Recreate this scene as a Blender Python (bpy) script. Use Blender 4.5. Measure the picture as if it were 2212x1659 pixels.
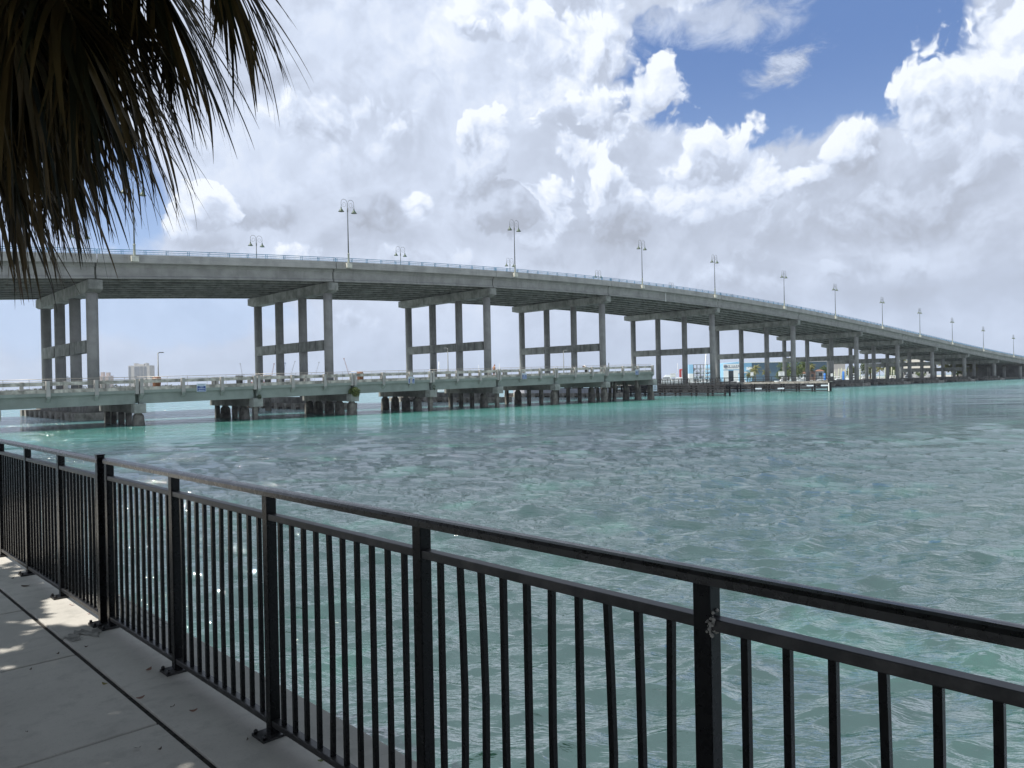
import bpy, math, random
import numpy as np
from mathutils import Vector, Matrix
random.seed(7); RNG = np.random.default_rng(7)
S = bpy.context.scene
for o in list(bpy.data.objects): bpy.data.objects.remove(o)

# ------------------------------------------------------------------ camera
F = 1661.; CX, CY = 1106., 829.5          # reference frame: 2212 x 1659
RHO = math.radians(1.1); DEL = math.radians(-0.245); H = 3.7
cam = bpy.data.cameras.new('camera'); co = bpy.data.objects.new('camera', cam)
S.collection.objects.link(co); S.camera = co
cam.sensor_fit = 'HORIZONTAL'; cam.sensor_width = 36; cam.lens = 36 * F / 2212.
cam.clip_start = 0.05; cam.clip_end = 20000
CR = Matrix.Rotation(math.pi / 2 + DEL, 3, 'X') @ Matrix.Rotation(-RHO, 3, 'Z')
co.matrix_world = Matrix.Translation((0, 0, H)) @ CR.to_4x4()
def ray(px, py):
    return CR @ Vector(((px - CX) / F, (CY - py) / F, -1))
def at(px, py, Y):
    """the world point at ground distance Y ahead, seen at px,py"""
    d = ray(px, py); return Vector((0, 0, H)) + d * (Y / d.y)
def onz(px, py, z=0.):
    d = ray(px, py); return Vector((0, 0, H)) + d * ((z - H) / d.z)

# ------------------------------------------------------------------ sun and sky
SUN_EL, SUN_AZ = math.radians(60), math.radians(-110)     # azimuth from +Y towards +X
sd = Vector((math.sin(SUN_AZ) * math.cos(SUN_EL), math.cos(SUN_AZ) * math.cos(SUN_EL), math.sin(SUN_EL)))
sl = bpy.data.lights.new('sun', 'SUN'); sl.energy = 4.4; sl.angle = math.radians(0.55); sl.color = (1, .955, .88)
so = bpy.data.objects.new('sun', sl); S.collection.objects.link(so)
so.rotation_euler = (-sd).to_track_quat('-Z', 'Y').to_euler()
S.view_settings.view_transform = 'Standard'; S.view_settings.look = 'None'
S.view_settings.exposure = 0.34; S.view_settings.gamma = 1

class NT:
    """small helper to wire node trees"""
    def __init__(s, nt, dim='3D'): s.nt = nt; s.n = nt.nodes; s.l = nt.links; s.dim = dim
    def new(s, t, **k):
        n = s.n.new(t)
        for a, v in k.items(): setattr(n, a, v)
        return n
    def put(s, sock, v):
        if isinstance(v, bpy.types.NodeSocket): s.l.new(v, sock)
        elif v is not None: sock.default_value = v
    def math(s, op, a, b=None, c=None, clamp=False):
        n = s.new('ShaderNodeMath', operation=op, use_clamp=clamp)
        s.put(n.inputs[0], a); s.put(n.inputs[1], b)
        if c is not None: s.put(n.inputs[2], c)
        return n.outputs[0]
    def vmath(s, op, a, b=None, scale=None):
        n = s.new('ShaderNodeVectorMath', operation=op)
        s.put(n.inputs[0], a)
        if b is not None: s.put(n.inputs[1], b)
        if scale is not None: s.put(n.inputs['Scale'], scale)
        return n.outputs['Value'] if op in ('LENGTH', 'DOT_PRODUCT', 'DISTANCE') else n.outputs[0]
    def step(s, x, lo, hi, a=0., b=1.):
        n = s.new('ShaderNodeMapRange', interpolation_type='SMOOTHSTEP')
        for i, v in enumerate((x, lo, hi, a, b)): s.put(n.inputs[i], v)
        return n.outputs[0]
    def lin(s, x, lo, hi, a=0., b=1.):
        n = s.new('ShaderNodeMapRange')
        for i, v in enumerate((x, lo, hi, a, b)): s.put(n.inputs[i], v)
        return n.outputs[0]
    def mix(s, f, a, b, blend='MIX'):
        n = s.new('ShaderNodeMix', data_type='RGBA', blend_type=blend)
        s.put(n.inputs[0], f)
        for i, v in ((6, a), (7, b)):
            if isinstance(v, (tuple, list)) and len(v) == 3: v = (*v, 1)
            s.put(n.inputs[i], v)
        return n.outputs[2]
    def xyz(s, x, y, z=0.):
        n = s.new('ShaderNodeCombineXYZ')
        for i, v in enumerate((x, y, z)): s.put(n.inputs[i], v)
        return n.outputs[0]
    def noise(s, vec, scale, detail=4, rough=.5, dist=0., lac=2., typ=None):
        n = s.new('ShaderNodeTexNoise'); n.noise_dimensions = s.dim
        if typ: n.noise_type = typ
        s.put(n.inputs['Vector'], vec); s.put(n.inputs['Scale'], scale); n.inputs['Detail'].default_value = detail
        n.inputs['Roughness'].default_value = rough; n.inputs['Distortion'].default_value = dist; n.inputs['Lacunarity'].default_value = lac
        return n
    def voro(s, vec, scale, detail=0, rough=.5, feat='SMOOTH_F1', smooth=.6):
        n = s.new('ShaderNodeTexVoronoi', feature=feat, voronoi_dimensions=s.dim)
        s.put(n.inputs['Vector'], vec); s.put(n.inputs['Scale'], scale)
        n.inputs['Detail'].default_value = detail; n.inputs['Roughness'].default_value = rough
        if feat == 'SMOOTH_F1': n.inputs['Smoothness'].default_value = smooth
        return n

W = bpy.data.worlds.new('World'); S.world = W; W.use_nodes = True
wt = NT(W.node_tree, '2D'); wt.n.clear()
def build_sky():
    t = wt
    SKYS = 0.12
    sky = t.new('ShaderNodeTexSky', sky_type='NISHITA'); sky.sun_disc = False
    sky.sun_elevation = SUN_EL; sky.sun_rotation = SUN_AZ % (2 * math.pi); sky.altitude = 0
    sky.air_density = 1.0; sky.dust_density = 1.2; sky.ozone_density = 2.0
    tc = t.new('ShaderNodeTexCoord'); sep = t.new('ShaderNodeSeparateXYZ'); t.put(sep.inputs[0], tc.outputs['Generated'])
    az = t.math('ARCTAN2', sep.outputs[0], sep.outputs[1]); el = t.math('ARCSINE', sep.outputs[2])
    P = t.xyz(az, el, 0.)
    # rounded billows: cells with smaller cells on them, warped
    g = bpy.data.node_groups.new('puffs', 'ShaderNodeTree')
    g.interface.new_socket('V', in_out='INPUT', socket_type='NodeSocketVector')
    g.interface.new_socket('H', in_out='OUTPUT', socket_type='NodeSocketFloat')
    q = NT(g, '2D'); gi = q.new('NodeGroupInput'); go = q.new('NodeGroupOutput')
    v = gi.outputs[0]
    wob = q.noise(v, 8., 4, .6); w2 = q.vmath('SUBTRACT', wob.outputs['Color'], (.5, .5, .5))
    v2 = q.vmath('ADD', v, q.vmath('SCALE', w2, scale=.09))
    vo = q.voro(v2, 11.5, 4, .56, smooth=.2)
    a = q.math('SUBTRACT', 1., vo.outputs['Distance'])
    nz = q.noise(v, 9., 5, .58)
    h = q.math('ADD', q.math('MULTIPLY', a, .60), q.math('MULTIPLY', nz.outputs['Fac'], .75))
    q.put(go.inputs[0], h)
    def grp(vec):
        n = t.new('ShaderNodeGroup'); n.node_tree = g; t.put(n.inputs[0], vec); return n.outputs[0]
    h0 = grp(P); h1 = grp(t.vmath('ADD', P, (-.009, .017, 0.)))
    rel = t.math('MULTIPLY', t.math('SUBTRACT', h0, h1), 2.6)
    rel = t.math('MINIMUM', t.math('MAXIMUM', rel, -.55), .6)
    big = t.noise(P, 3.0, 5, .6).outputs['Fac']
    soft = t.noise(t.vmath('MULTIPLY', P, (1., 1.5, 1.)), 5.0, 5, .62, .6).outputs['Fac']
    edge = t.math('ADD', t.math('MULTIPLY', t.math('SUBTRACT', h0, .68), 2.0), t.math('MULTIPLY', t.math('SUBTRACT', big, .5), .7))
    def ae(px, py):
        r = ray(px, py).normalized(); return math.atan2(r.x, r.y), math.asin(r.z)
    def ell(px, py, rx, ry, rot=0.):
        a, e = ae(px, py); ka = F / (math.cos(a) ** 1)
        r = math.radians(rot); cr, sr = math.cos(r), math.sin(r)
        # one mapping node turns (azimuth, elevation) into the ellipse's own unit frame
        m = t.vmath('SUBTRACT', P, (a, e, 0))
        m = t.vmath('MULTIPLY', m, (ka, F * 1.04, 0))
        if rot:
            vr = t.new('ShaderNodeVectorRotate', rotation_type='Z_AXIS'); t.put(vr.inputs['Vector'], m); vr.inputs['Angle'].default_value = -r; m = vr.outputs[0]
        m = t.vmath('MULTIPLY', m, (1 / rx, 1 / ry, 0))
        s2 = t.new('ShaderNodeSeparateXYZ'); t.put(s2.inputs[0], m)
        return t.math('SUBTRACT', 1., t.vmath('LENGTH', m)), s2.outputs[1]
    k = 1. / SKYS
    blue = t.mix(t.step(el, .0, .40), (.43 * k, .58 * k, .84 * k), (.115 * k, .205 * k, .44 * k))
    blue = t.mix(.1, blue, sky.outputs[0])
    lv = t.math('ADD', t.math('ADD', t.math('MULTIPLY', t.math('SUBTRACT', soft, .5), .34), t.math('MULTIPLY', t.math('SUBTRACT', big, .5), .26)), .695)
    lv = t.math('ADD', lv, t.math('MULTIPLY', rel, .07))
    lowm = t.step(el, .0, .17, 1., 0.)
    for (px, py, rx, ry, am) in [(760, 90, 300, 160, .10), (560, 330, 260, 130, .07), (860, 520, 300, 80, -.08), (1930, 450, 420, 150, -.15),
                                 (1780, 340, 220, 80, -.12), (2000, 630, 420, 50, -.14), (1330, 560, 200, 90, -.08), (450, 525, 150, 35, -.13),
                                 (590, 470, 110, 35, -.12), (825, 455, 70, 45, -.22), (1000, 740, 800, 90, -.03), (1230, 110, 380, 170, .14), (1290, 490, 120, 60, -.13)]:
        m, _ = ell(px, py, rx, ry)
        lv = t.math('ADD', lv, t.step(t.math('ADD', m, t.math('MULTIPLY', edge, .6)), -.4, .6, 0., am))
    tone = t.new('ShaderNodeValToRGB'); cr = tone.color_ramp
    cr.elements[0].position = .30; cr.elements[0].color = (.27, .30, .36, 1)
    cr.elements[1].position = 1.0; cr.elements[1].color = (.76, .80, .86, 1)
    for p_, c_ in ((.45, (.36, .395, .475)), (.60, (.43, .48, .585)), (.76, (.56, .625, .755))):
        e_ = cr.elements.new(p_); e_.color = (*c_, 1)
    cov = None
    for (px, py, rx, ry, rot) in [(1655, 130, 250, 125, 0), (1880, 60, 150, 140, 25), (1600, 235, 110, 70, 0), (255, 420, 90, 120, 0), (330, 660, 260, 80, 0), (60, 500, 130, 260, 0)]:
        m, _ = ell(px, py, rx, ry, rot)
        am = 1.1 if px > 1000 else (.95 if py < 500 else .5)
        b = t.step(t.math('SUBTRACT', m, t.math('MULTIPLY', edge, .34)), -.10, .2 if px > 1000 else .4, 0., am)
        cov = b if cov is None else t.math('MAXIMUM', cov, b)
    cov = t.math('SUBTRACT', 1., cov, clamp=True)
    heads = HEADS
    for (px, py, rx, ry, rot, tt, tb, sf) in heads:
        m, vy = ell(px, py, rx, ry, rot)
        mm = t.math('ADD', m, t.math('MULTIPLY', edge, .62))
        msk = t.math('MULTIPLY', t.step(mm, .0, sf), t.step(vy, -1.05, -.15))
        tone_h = t.lin(vy, -.6, .75, tb, tt)
        if tt > .8: tone_h = t.math('ADD', tone_h, t.math('MULTIPLY', t.step(mm, .02, .55, .16, 0.), t.step(vy, -.1, .5)))
        tone_h = t.math('ADD', tone_h, t.math('MULTIPLY', rel, .34 if tt > .8 else .2))
        f = t.new('ShaderNodeMix', data_type='FLOAT'); t.put(f.inputs[0], msk); t.put(f.inputs[2], lv); t.put(f.inputs[3], tone_h); lv = f.outputs[0]
        if px > 1300 or px < 500: cov = t.math('MAXIMUM', cov, msk)
    m, _ = ell(1665, 165, 100, 46, 18)
    wsp = t.noise(t.vmath('MULTIPLY', P, (1., 1.7, 1.)), 15., 7, .68, .35).outputs['Fac']
    wm = t.step(t.math('ADD', m, t.math('MULTIPLY', t.math('SUBTRACT', wsp, .52), 3.4)), .0, 1.1, 0., .85)
    wm = t.math('MAXIMUM', wm, t.step(t.math('ADD', ell(1500, 30, 260, 70, -8)[0], t.math('MULTIPLY', t.math('SUBTRACT', wsp, .5), 2.)), -.1, .9, 0., .8))
    cov = t.math('MAXIMUM', cov, wm)
    lv = t.math('MAXIMUM', lv, t.math('MULTIPLY', wm, .84))
    t.put(tone.inputs[0], lv)
    cc = t.vmath('SCALE', tone.outputs[0], scale=k)
    cc = t.mix(t.math('MULTIPLY', lowm, .55), cc, (.47 * k, .555 * k, .72 * k))
    out = t.mix(cov, blue, cc)
    out = t.mix(t.step(el, -.02, .0), (.30 * k, .38 * k, .46 * k), out)
    # unseen overhead sky: added sun glow, darkened to give ripples dark reflections
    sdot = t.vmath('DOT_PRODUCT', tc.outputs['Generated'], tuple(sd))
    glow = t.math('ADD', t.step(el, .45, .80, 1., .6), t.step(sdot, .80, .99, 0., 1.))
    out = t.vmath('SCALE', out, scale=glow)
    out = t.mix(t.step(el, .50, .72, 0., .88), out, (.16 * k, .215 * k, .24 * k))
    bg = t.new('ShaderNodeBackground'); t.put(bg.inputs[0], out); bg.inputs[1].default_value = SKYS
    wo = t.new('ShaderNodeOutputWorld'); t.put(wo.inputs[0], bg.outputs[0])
# cumulus heads, back to front: px, py, rx, ry, rot, top tone, bottom tone, edge softness
HEADS = [(1250, 110, 340, 190, 0, .84, .74, .4), (1090, 40, 130, 90, 0, .90, .76, .2), (1215, 75, 190, 100, 0, .97, .78, .2), (1395, 215, 115, 130, 0, .92, .74, .2), (1300, 260, 130, 110, 0, .92, .72, .22),
         (740, 260, 190, 100, 0, .82, .70, .4), (820, 330, 110, 50, 0, .80, .70, .5), (2150, 110, 190, 190, -15, .95, .78, .16), (2010, 230, 180, 120, 25, .93, .68, .18), (1840, 320, 130, 80, 15, .90, .62, .2), (1570, 380, 200, 130, -12, .92, .64, .22),
         (1240, 320, 120, 110, 0, .92, .72, .2), (1190, 420, 130, 120, 0, .94, .68, .22), (1320, 420, 130, 110, 0, .90, .66, .25), (1450, 420, 120, 110, 0, .88, .66, .3),
         (1040, 300, 85, 110, 0, .84, .64, .10), (1000, 410, 120, 130, 0, .76, .58, .3), (910, 440, 80, 60, 0, .90, .72, .25),
         (1110, 460, 115, 110, 0, .62, .55, .12), (1150, 520, 80, 60, 0, .80, .6, .3), (1350, 500, 130, 90, 0, .56, .52, .35), (1960, 470, 420, 140, 0, .62, .56, .5), (2160, 340, 120, 100, 0, .74, .62, .4),
         (820, 465, 85, 60, 0, .55, .52, .25), (590, 480, 150, 50, 0, .60, .56, .4), (400, 470, 160, 80, 0, .92, .72, .16), (460, 535, 170, 45, 0, .62, .58, .4), (640, 545, 90, 40, 0, .82, .68, .4),
         (900, 560, 170, 60, 0, .78, .62, .35), (1180, 570, 170, 60, 0, .72, .58, .4), (1660, 600, 260, 60, 0, .70, .58, .5), (1900, 580, 200, 60, 0, .70, .56, .5), (755, 695, 80, 42, 0, .82, .66, .5)]
build_sky()
W.cycles.sampling_method = 'MANUAL'; W.cycles.sample_map_resolution = 512

# ------------------------------------------------------------------ materials
def new_mat(name):
    m = bpy.data.materials.new(name); m.use_nodes = True
    t = NT(m.node_tree); b = t.n['Principled BSDF']; return m, t, b
def simple(name, col, rough=.6, metal=0., var=.12, scale=3., bump=0., bscale=None, spec=.5, streak=0., stain=None):
    m, t, b = new_mat(name)
    tc = t.new('ShaderNodeTexCoord'); V = tc.outputs['Object']
    n = t.noise(V, scale, 5, .6).outputs['Fac']
    lo = tuple(c * (1 - var * 1.6) for c in col); hi = tuple(min(1, c * (1 + var)) for c in col)
    c = t.mix(t.step(n, .3, .7), lo, hi)
    if streak:
        vs = t.vmath('MULTIPLY', V, (1., 1., .12)); ns = t.noise(vs, scale * 2.2, 5, .65).outputs['Fac']
        c = t.mix(t.step(ns, .52, .72, 0., streak), c, stain or tuple(x * .4 for x in col))
    t.put(b.inputs['Base Color'], c); b.inputs['Roughness'].default_value = rough; b.inputs['Metallic'].default_value = metal
    b.inputs['Specular IOR Level'].default_value = spec
    if bump:
        bn = t.new('ShaderNodeBump'); bn.inputs['Strength'].default_value = bump; bn.inputs['Distance'].default_value = .02
        t.put(bn.inputs['Height'], t.noise(V, bscale or scale * 6, 6, .6).outputs['Fac']); t.put(b.inputs['Normal'], bn.outputs[0])
    return m
M = {}
M['conc'] = simple('bridge_concrete', (.30, .295, .285), .85, var=.12, scale=.55, bump=.25, bscale=9, streak=.38, stain=(.15, .148, .14))
M['conc_dark'] = simple('weathered_cap_concrete', (.235, .238, .222), .9, var=.25, scale=.6, bump=.3, bscale=7, streak=.75, stain=(.06, .06, .055))  # weathered caps and underside; green bounce light off the water tinted into the colour
M['parapet'] = simple('parapet_concrete', (.38, .37, .355), .85, var=.12, scale=.4, streak=.35)
M['foot'] = simple('footing_concrete', (.22, .215, .20), .9, var=.35, scale=.45, streak=.5)
M['foot_pale'] = simple('painted_footing', (.46, .47, .52), .8, var=.12, scale=.5, streak=.25)
M['fend_wood'] = simple('fender_wood', (.07, .055, .045), .85, var=.4, scale=1.2, bump=.4)
M['fend_pale'] = simple('fender_block', (.30, .28, .25), .9, var=.3, scale=1.2)
M['blue_rail'] = simple('blue_rail_paint', (.05, .25, .42), .45, var=.2, scale=2)
M['pole'] = simple('pole_paint', (.16, .17, .17), .45, metal=.3, var=.15)
M['pole_low'] = simple('pole_sleeve_paint', (.33, .35, .30), .5, var=.1)
M['pedestal'] = simple('pedestal_concrete', (.62, .61, .54), .8, var=.1)
M['shade'] = simple('lamp_shade_green', (.09, .13, .09), .45, var=.2, scale=2)
M['girder_green'] = simple('green_washed_concrete', (.235, .272, .25), .85, var=.10, scale=.5, bump=.2, bscale=8, streak=.25, stain=(.14, .19, .17))
M['rail_conc'] = simple('old_rail_concrete', (.44, .42, .375), .9, var=.35, scale=1.3, bump=.4, bscale=10, streak=.55, stain=(.10, .10, .095))
M['cap_pale'] = simple('patched_cap_concrete', (.33, .35, .33), .9, var=.2, scale=.9, streak=.5)
M['pile'] = simple('pile_concrete', (.15, .14, .125), .9, var=.4, scale=1.2, bump=.5, bscale=6, streak=.7, stain=(.035, .035, .03))
M['steel'] = simple('galvanised_rail', (.45, .42, .38), .4, metal=.5, var=.15)
M['timber'] = simple('black_timber', (.022, .021, .024), .8, var=.4, scale=1.5, bump=.4)
M['timber_top'] = simple('bleached_timber', (.30, .285, .26), .8, var=.3, scale=1.5, bump=.3)
M['white'] = simple('white_paint', (.80, .80, .79), .4, var=.03, scale=1)
M['gel'] = simple('white_gelcoat', (.82, .83, .84), .25, var=.03, scale=.6)
M['dark'] = simple('dark_glass', (.03, .035, .045), .15, var=.1)
M['red'] = simple('red_paint', (.45, .05, .04), .5)
M['lblue'] = simple('light_blue_cladding', (.28, .52, .72), .5, var=.05)
M['dblue'] = simple('dark_blue_cladding', (.09, .15, .21), .5, var=.08)
M['navy'] = simple('navy_ink', (.03, .04, .10), .6)
M['grey'] = simple('grey_panel', (.30, .31, .32), .6, var=.1)
M['sign_blue'] = simple('sign_blue', (.012, .06, .26), .5, var=.06)
M['sign_white'] = simple('sign_white', (.55, .62, .70), .5, var=.05)
M['ink'] = simple('sign_ink', (.08, .13, .20), .6)
M['ink_pale'] = simple('sign_pale_ink', (.45, .44, .46), .6)
M['orange'] = simple('orange_barrel', (.20, .085, .045), .7, var=.2, scale=4)
M['hut'] = simple('brown_roof', (.27, .15, .11), .85, var=.2)
M['tower'] = simple('tower_wall', (.55, .53, .50), .8, var=.05, scale=.1)
M['tower_pink'] = simple('pink_tower_wall', (.55, .43, .38), .8, var=.05, scale=.1)
M['tower_glass'] = simple('tower_balcony', (.20, .22, .26), .5, var=.1, scale=.3)
M['roof_grey'] = simple('grey_roof', (.42, .41, .37), .8, var=.08)
M['skin'] = simple('skin', (.42, .22, .14), .55, var=.08)
M['hair'] = simple('hair', (.20, .12, .07), .8)
M['black_cloth'] = simple('black_cloth', (.015, .015, .018), .9)
M['green_cloth'] = simple('dark_shirt', (.05, .06, .05), .9)
M['white_cloth'] = simple('white_cloth', (.75, .75, .73), .9, var=.05)
M['ground'] = simple('shore_ground', (.17, .17, .13), .95, var=.3, scale=.15)
M['sand'] = simple('pale_lot', (.45, .44, .40), .95, var=.12, scale=.1)
M['abut'] = simple('abutment_wall', (.17, .17, .165), .9, var=.25, scale=.25, streak=.3)
M['crane'] = simple('crane_pale', (.42, .45, .50), .6)
M['crane_red'] = simple('crane_rust', (.32, .14, .11), .6)
M['crane_blue'] = simple('crane_blue', (.10, .17, .35), .6)
M['bark'] = simple('bark', (.14, .11, .085), .95, var=.3, scale=4, bump=.6)
M['trunk_pale'] = simple('palm_trunk_bark', (.28, .25, .21), .95, var=.2, scale=4)
M['piling_blue'] = simple('blue_piling', (.04, .20, .62), .6)
M['piling'] = simple('pale_piling', (.46, .47, .36), .85, var=.2, scale=1)
M['canvas_blue'] = simple('blue_canvas', (.08, .28, .55), .8)
M['canvas_teal'] = simple('teal_canvas', (.20, .50, .58), .8)
def leafmat(name, c1, c2, c3, trans=.25, rough=.5):
    m, t, b = new_mat(name)
    gi = t.new('ShaderNodeNewGeometry'); r = gi.outputs['Random Per Island']
    rp = t.new('ShaderNodeValToRGB'); rp.color_ramp.elements[0].color = (*c1, 1); rp.color_ramp.elements[1].color = (*c2, 1)
    e = rp.color_ramp.elements.new(.85); e.color = (*c3, 1); rp.color_ramp.elements[1].position = .55
    t.put(rp.inputs[0], r)
    tc = t.new('ShaderNodeTexCoord'); n = t.noise(tc.outputs['Object'], 2.5, 4).outputs['Fac']
    c = t.mix(t.step(n, .3, .7, 0., .35), rp.outputs[0], tuple(x * .45 for x in c1))
    t.put(b.inputs['Base Color'], c); b.inputs['Roughness'].default_value = rough
    tr = t.new('ShaderNodeBsdfTranslucent'); t.put(tr.inputs[0], c)
    mx = t.new('ShaderNodeMixShader'); mx.inputs[0].default_value = trans
    t.l.new(b.outputs[0], mx.inputs[1]); t.l.new(tr.outputs[0], mx.inputs[2])
    t.l.new(mx.outputs[0], t.n['Material Output'].inputs[0]); return m
M['frond'] = leafmat('green_frond', (.004, .009, .004), (.012, .017, .007), (.12, .078, .026), .14, .5)
M['frond_dead'] = leafmat('dry_frond', (.022, .014, .009), (.10, .065, .040), (.04, .035, .018), .16, .6)
M['leaf_far'] = leafmat('far_leaves', (.05, .10, .03), (.09, .15, .04), (.15, .18, .05), .25)
M['leaf_haze'] = leafmat('distant_leaves', (.05, .075, .04), (.07, .09, .045), (.10, .10, .05), .1)
M['leaf_palm'] = leafmat('far_palm_leaves', (.09, .12, .035), (.17, .18, .05), (.30, .26, .08), .25)
M['leaf_shade'] = leafmat('canopy_leaves', (.015, .04, .012), (.03, .06, .015), (.05, .07, .02), .15)
def blackpaint(nm='black_gloss_paint', spec=.22):
    m, t, b = new_mat(nm)
    tc = t.new('ShaderNodeTexCoord'); V = tc.outputs['Object']
    n = t.noise(V, 30, 5, .6).outputs['Fac']
    t.put(b.inputs['Base Color'], t.mix(t.step(n, .62, .8), (.003, .0032, .004), (.008, .008, .009)))
    t.put(b.inputs['Roughness'], t.lin(n, .3, .7, .22, .36))
    b.inputs['Specular IOR Level'].default_value = spec
    bn = t.new('ShaderNodeBump'); bn.inputs['Strength'].default_value = .12; bn.inputs['Distance'].default_value = .004
    t.put(bn.inputs['Height'], t.noise(V, 60, 4).outputs['Fac']); t.put(b.inputs['Normal'], bn.outputs[0])
    return m
M['black'] = blackpaint(); M['black_rail'] = blackpaint('glossy_rail_paint', 1.)
def dustypaint():
    m, t, b = new_mat('dusty_black_paint')
    tc = t.new('ShaderNodeTexCoord'); V = tc.outputs['Object']
    n = t.noise(V, 14, 6, .65).outputs['Fac']
    t.put(b.inputs['Base Color'], t.mix(t.step(n, .35, .75), (.004, .0042, .005), (.035, .033, .032)))
    b.inputs['Roughness'].default_value = .42; b.inputs['Specular IOR Level'].default_value = .5
    return m
M['dusty'] = dustypaint()
def walkmat():
    m, t, b = new_mat('sidewalk_concrete')
    tc = t.new('ShaderNodeTexCoord'); V = tc.outputs['Object']
    n1 = t.noise(V, .9, 5, .6).outputs['Fac']; n2 = t.noise(V, 7, 6, .65).outputs['Fac']; n3 = t.noise(V, 90, 4, .75).outputs['Fac']
    n4 = t.noise(t.vmath('MULTIPLY', V, (1., .25, 1.)), 9, 5, .6).outputs['Fac']
    c = t.mix(t.step(n1, .3, .7), (.47, .45, .41), (.59, .565, .515))
    c = t.mix(t.step(n2, .45, .75, 0., .5), c, (.31, .30, .275))
    c = t.mix(t.step(n4, .55, .75, 0., .3), c, (.27, .265, .245))
    c = t.mix(t.step(n3, .56, .72, 0., .5), c, (.2, .2, .19))
    t.put(b.inputs['Base Color'], c); b.inputs['Roughness'].default_value = .9
    bn = t.new('ShaderNodeBump'); bn.inputs['Strength'].default_value = .35; bn.inputs['Distance'].default_value = .004
    t.put(bn.inputs['Height'], t.math('ADD', n2, n3)); t.put(b.inputs['Normal'], bn.outputs[0])
    return m
M['walk'] = walkmat()
M['joint'] = simple('joint_dirt', (.045, .04, .035), .95, var=.5, scale=40)
M['patch'] = simple('mortar_patch', (.30, .29, .265), .95, var=.3, scale=14, bump=.15, bscale=60)
def pavermat():
    m, t, b = new_mat('white_pavers')
    tc = t.new('ShaderNodeTexCoord')
    br = t.new('ShaderNodeTexBrick'); t.put(br.inputs['Vector'], tc.outputs['Object'])
    br.inputs['Color1'].default_value = (.62, .60, .56, 1); br.inputs['Color2'].default_value = (.54, .53, .49, 1); br.inputs['Mortar'].default_value = (.16, .16, .15, 1)
    br.inputs['Scale'].default_value = 1; br.inputs['Brick Width'].default_value = .105; br.inputs['Row Height'].default_value = .052; br.inputs['Mortar Size'].default_value = .0035
    t.put(b.inputs['Base Color'], br.outputs[0]); b.inputs['Roughness'].default_value = .85; return m
M['paver'] = pavermat()

# ------------------------------------------------------------------ mesh builder
class MB:
    def __init__(s): s.v = []; s.f = []; s.smooth = []
    def add(s, vs, fs, sm=False):
        n = len(s.v); s.v += [tuple(v) for v in vs]; s.f += [tuple(i + n for i in f) for f in fs]; s.smooth += [sm] * len(fs); return s
    def box(s, x0, x1, y0, y1, z0, z1):
        return s.add([(x0, y0, z0), (x1, y0, z0), (x1, y1, z0), (x0, y1, z0), (x0, y0, z1), (x1, y0, z1), (x1, y1, z1), (x0, y1, z1)],
                     [(0, 3, 2, 1), (4, 5, 6, 7), (0, 1, 5, 4), (1, 2, 6, 5), (2, 3, 7, 6), (3, 0, 4, 7)])
    def loft(s, secs, cap=True, closed=True, sm=False):
        """sections: lists of the same number of 3D points"""
        k = len(secs[0]); vs = [p for sec in secs for p in sec]; fs = []
        for i in range(len(secs) - 1):
            for j in range(k if closed else k - 1):
                a = i * k + j; b = i * k + (j + 1) % k; fs.append((a, b, b + k, a + k))
        s.add(vs, fs, sm)
        if cap:
            n = len(s.v) - len(vs)
            s.f.append(tuple(n + j for j in range(k))[::-1]); s.f.append(tuple(n + (len(secs) - 1) * k + j for j in range(k))); s.smooth += [False, False]
        return s
    def tube(s, pts, r, k=8, cap=True, sm=True):
        pts = [Vector(p) for p in pts]; secs = []; n0 = None
        for i, p in enumerate(pts):
            d = (pts[min(i + 1, len(pts) - 1)] - pts[max(i - 1, 0)])
            d = d.normalized() if d.length > 1e-9 else Vector((0, 0, 1))
            if n0 is None: n0 = d.orthogonal().normalized()
            n0 = (n0 - d * n0.dot(d)); n0 = n0.normalized() if n0.length > 1e-6 else d.orthogonal().normalized()
            b = d.cross(n0); rr = r[i] if isinstance(r, (list, tuple)) else r
            secs.append([p + (n0 * math.cos(2 * math.pi * j / k) + b * math.sin(2 * math.pi * j / k)) * rr for j in range(k)])
        return s.loft(secs, cap, True, sm)
    def lathe(s, prof, cx=0, cy=0, k=16, sm=True):
        secs = [[(cx + r * math.cos(2 * math.pi * j / k), cy + r * math.sin(2 * math.pi * j / k), z) for j in range(k)] for r, z in prof]
        return s.loft(secs, True, True, sm)
    def bar(s, a, b, w, h=None):
        """square bar from a to b"""
        a = Vector(a); b = Vector(b); d = (b - a).normalized(); h = h or w
        up = Vector((0, 0, 1)) if abs(d.z) < .95 else Vector((1, 0, 0))
        x = d.cross(up).normalized(); y = x.cross(d).normalized()
        q = [(-w / 2, -h / 2), (w / 2, -h / 2), (w / 2, h / 2), (-w / 2, h / 2)]
        return s.loft([[p + x * i + y * j for i, j in q] for p in (a, b)])
    def mesh(s, name, mat):
        me = bpy.data.meshes.new(name); me.from_pydata(s.v, [], s.f); me.materials.append(mat)
        me.polygons.foreach_set('use_smooth', s.smooth)
        import bmesh
        bm = bmesh.new(); bm.from_mesh(me); bmesh.ops.recalc_face_normals(bm, faces=bm.faces); bm.to_mesh(me); bm.free()
        return me
    def build(s, name, mat, parent=None, off=None):
        if off is not None: s.v = [(x - off[0], y - off[1], z - off[2]) for x, y, z in s.v]
        o = bpy.data.objects.new(name, s.mesh(name, M[mat] if isinstance(mat, str) else mat)); S.collection.objects.link(o)
        if parent: o.parent = parent
        return o
def bevel(o, w=.01, seg=2):
    m = o.modifiers.new('bevel', 'BEVEL'); m.width = w; m.segments = seg; m.limit_method = 'ANGLE'; return o
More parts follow.
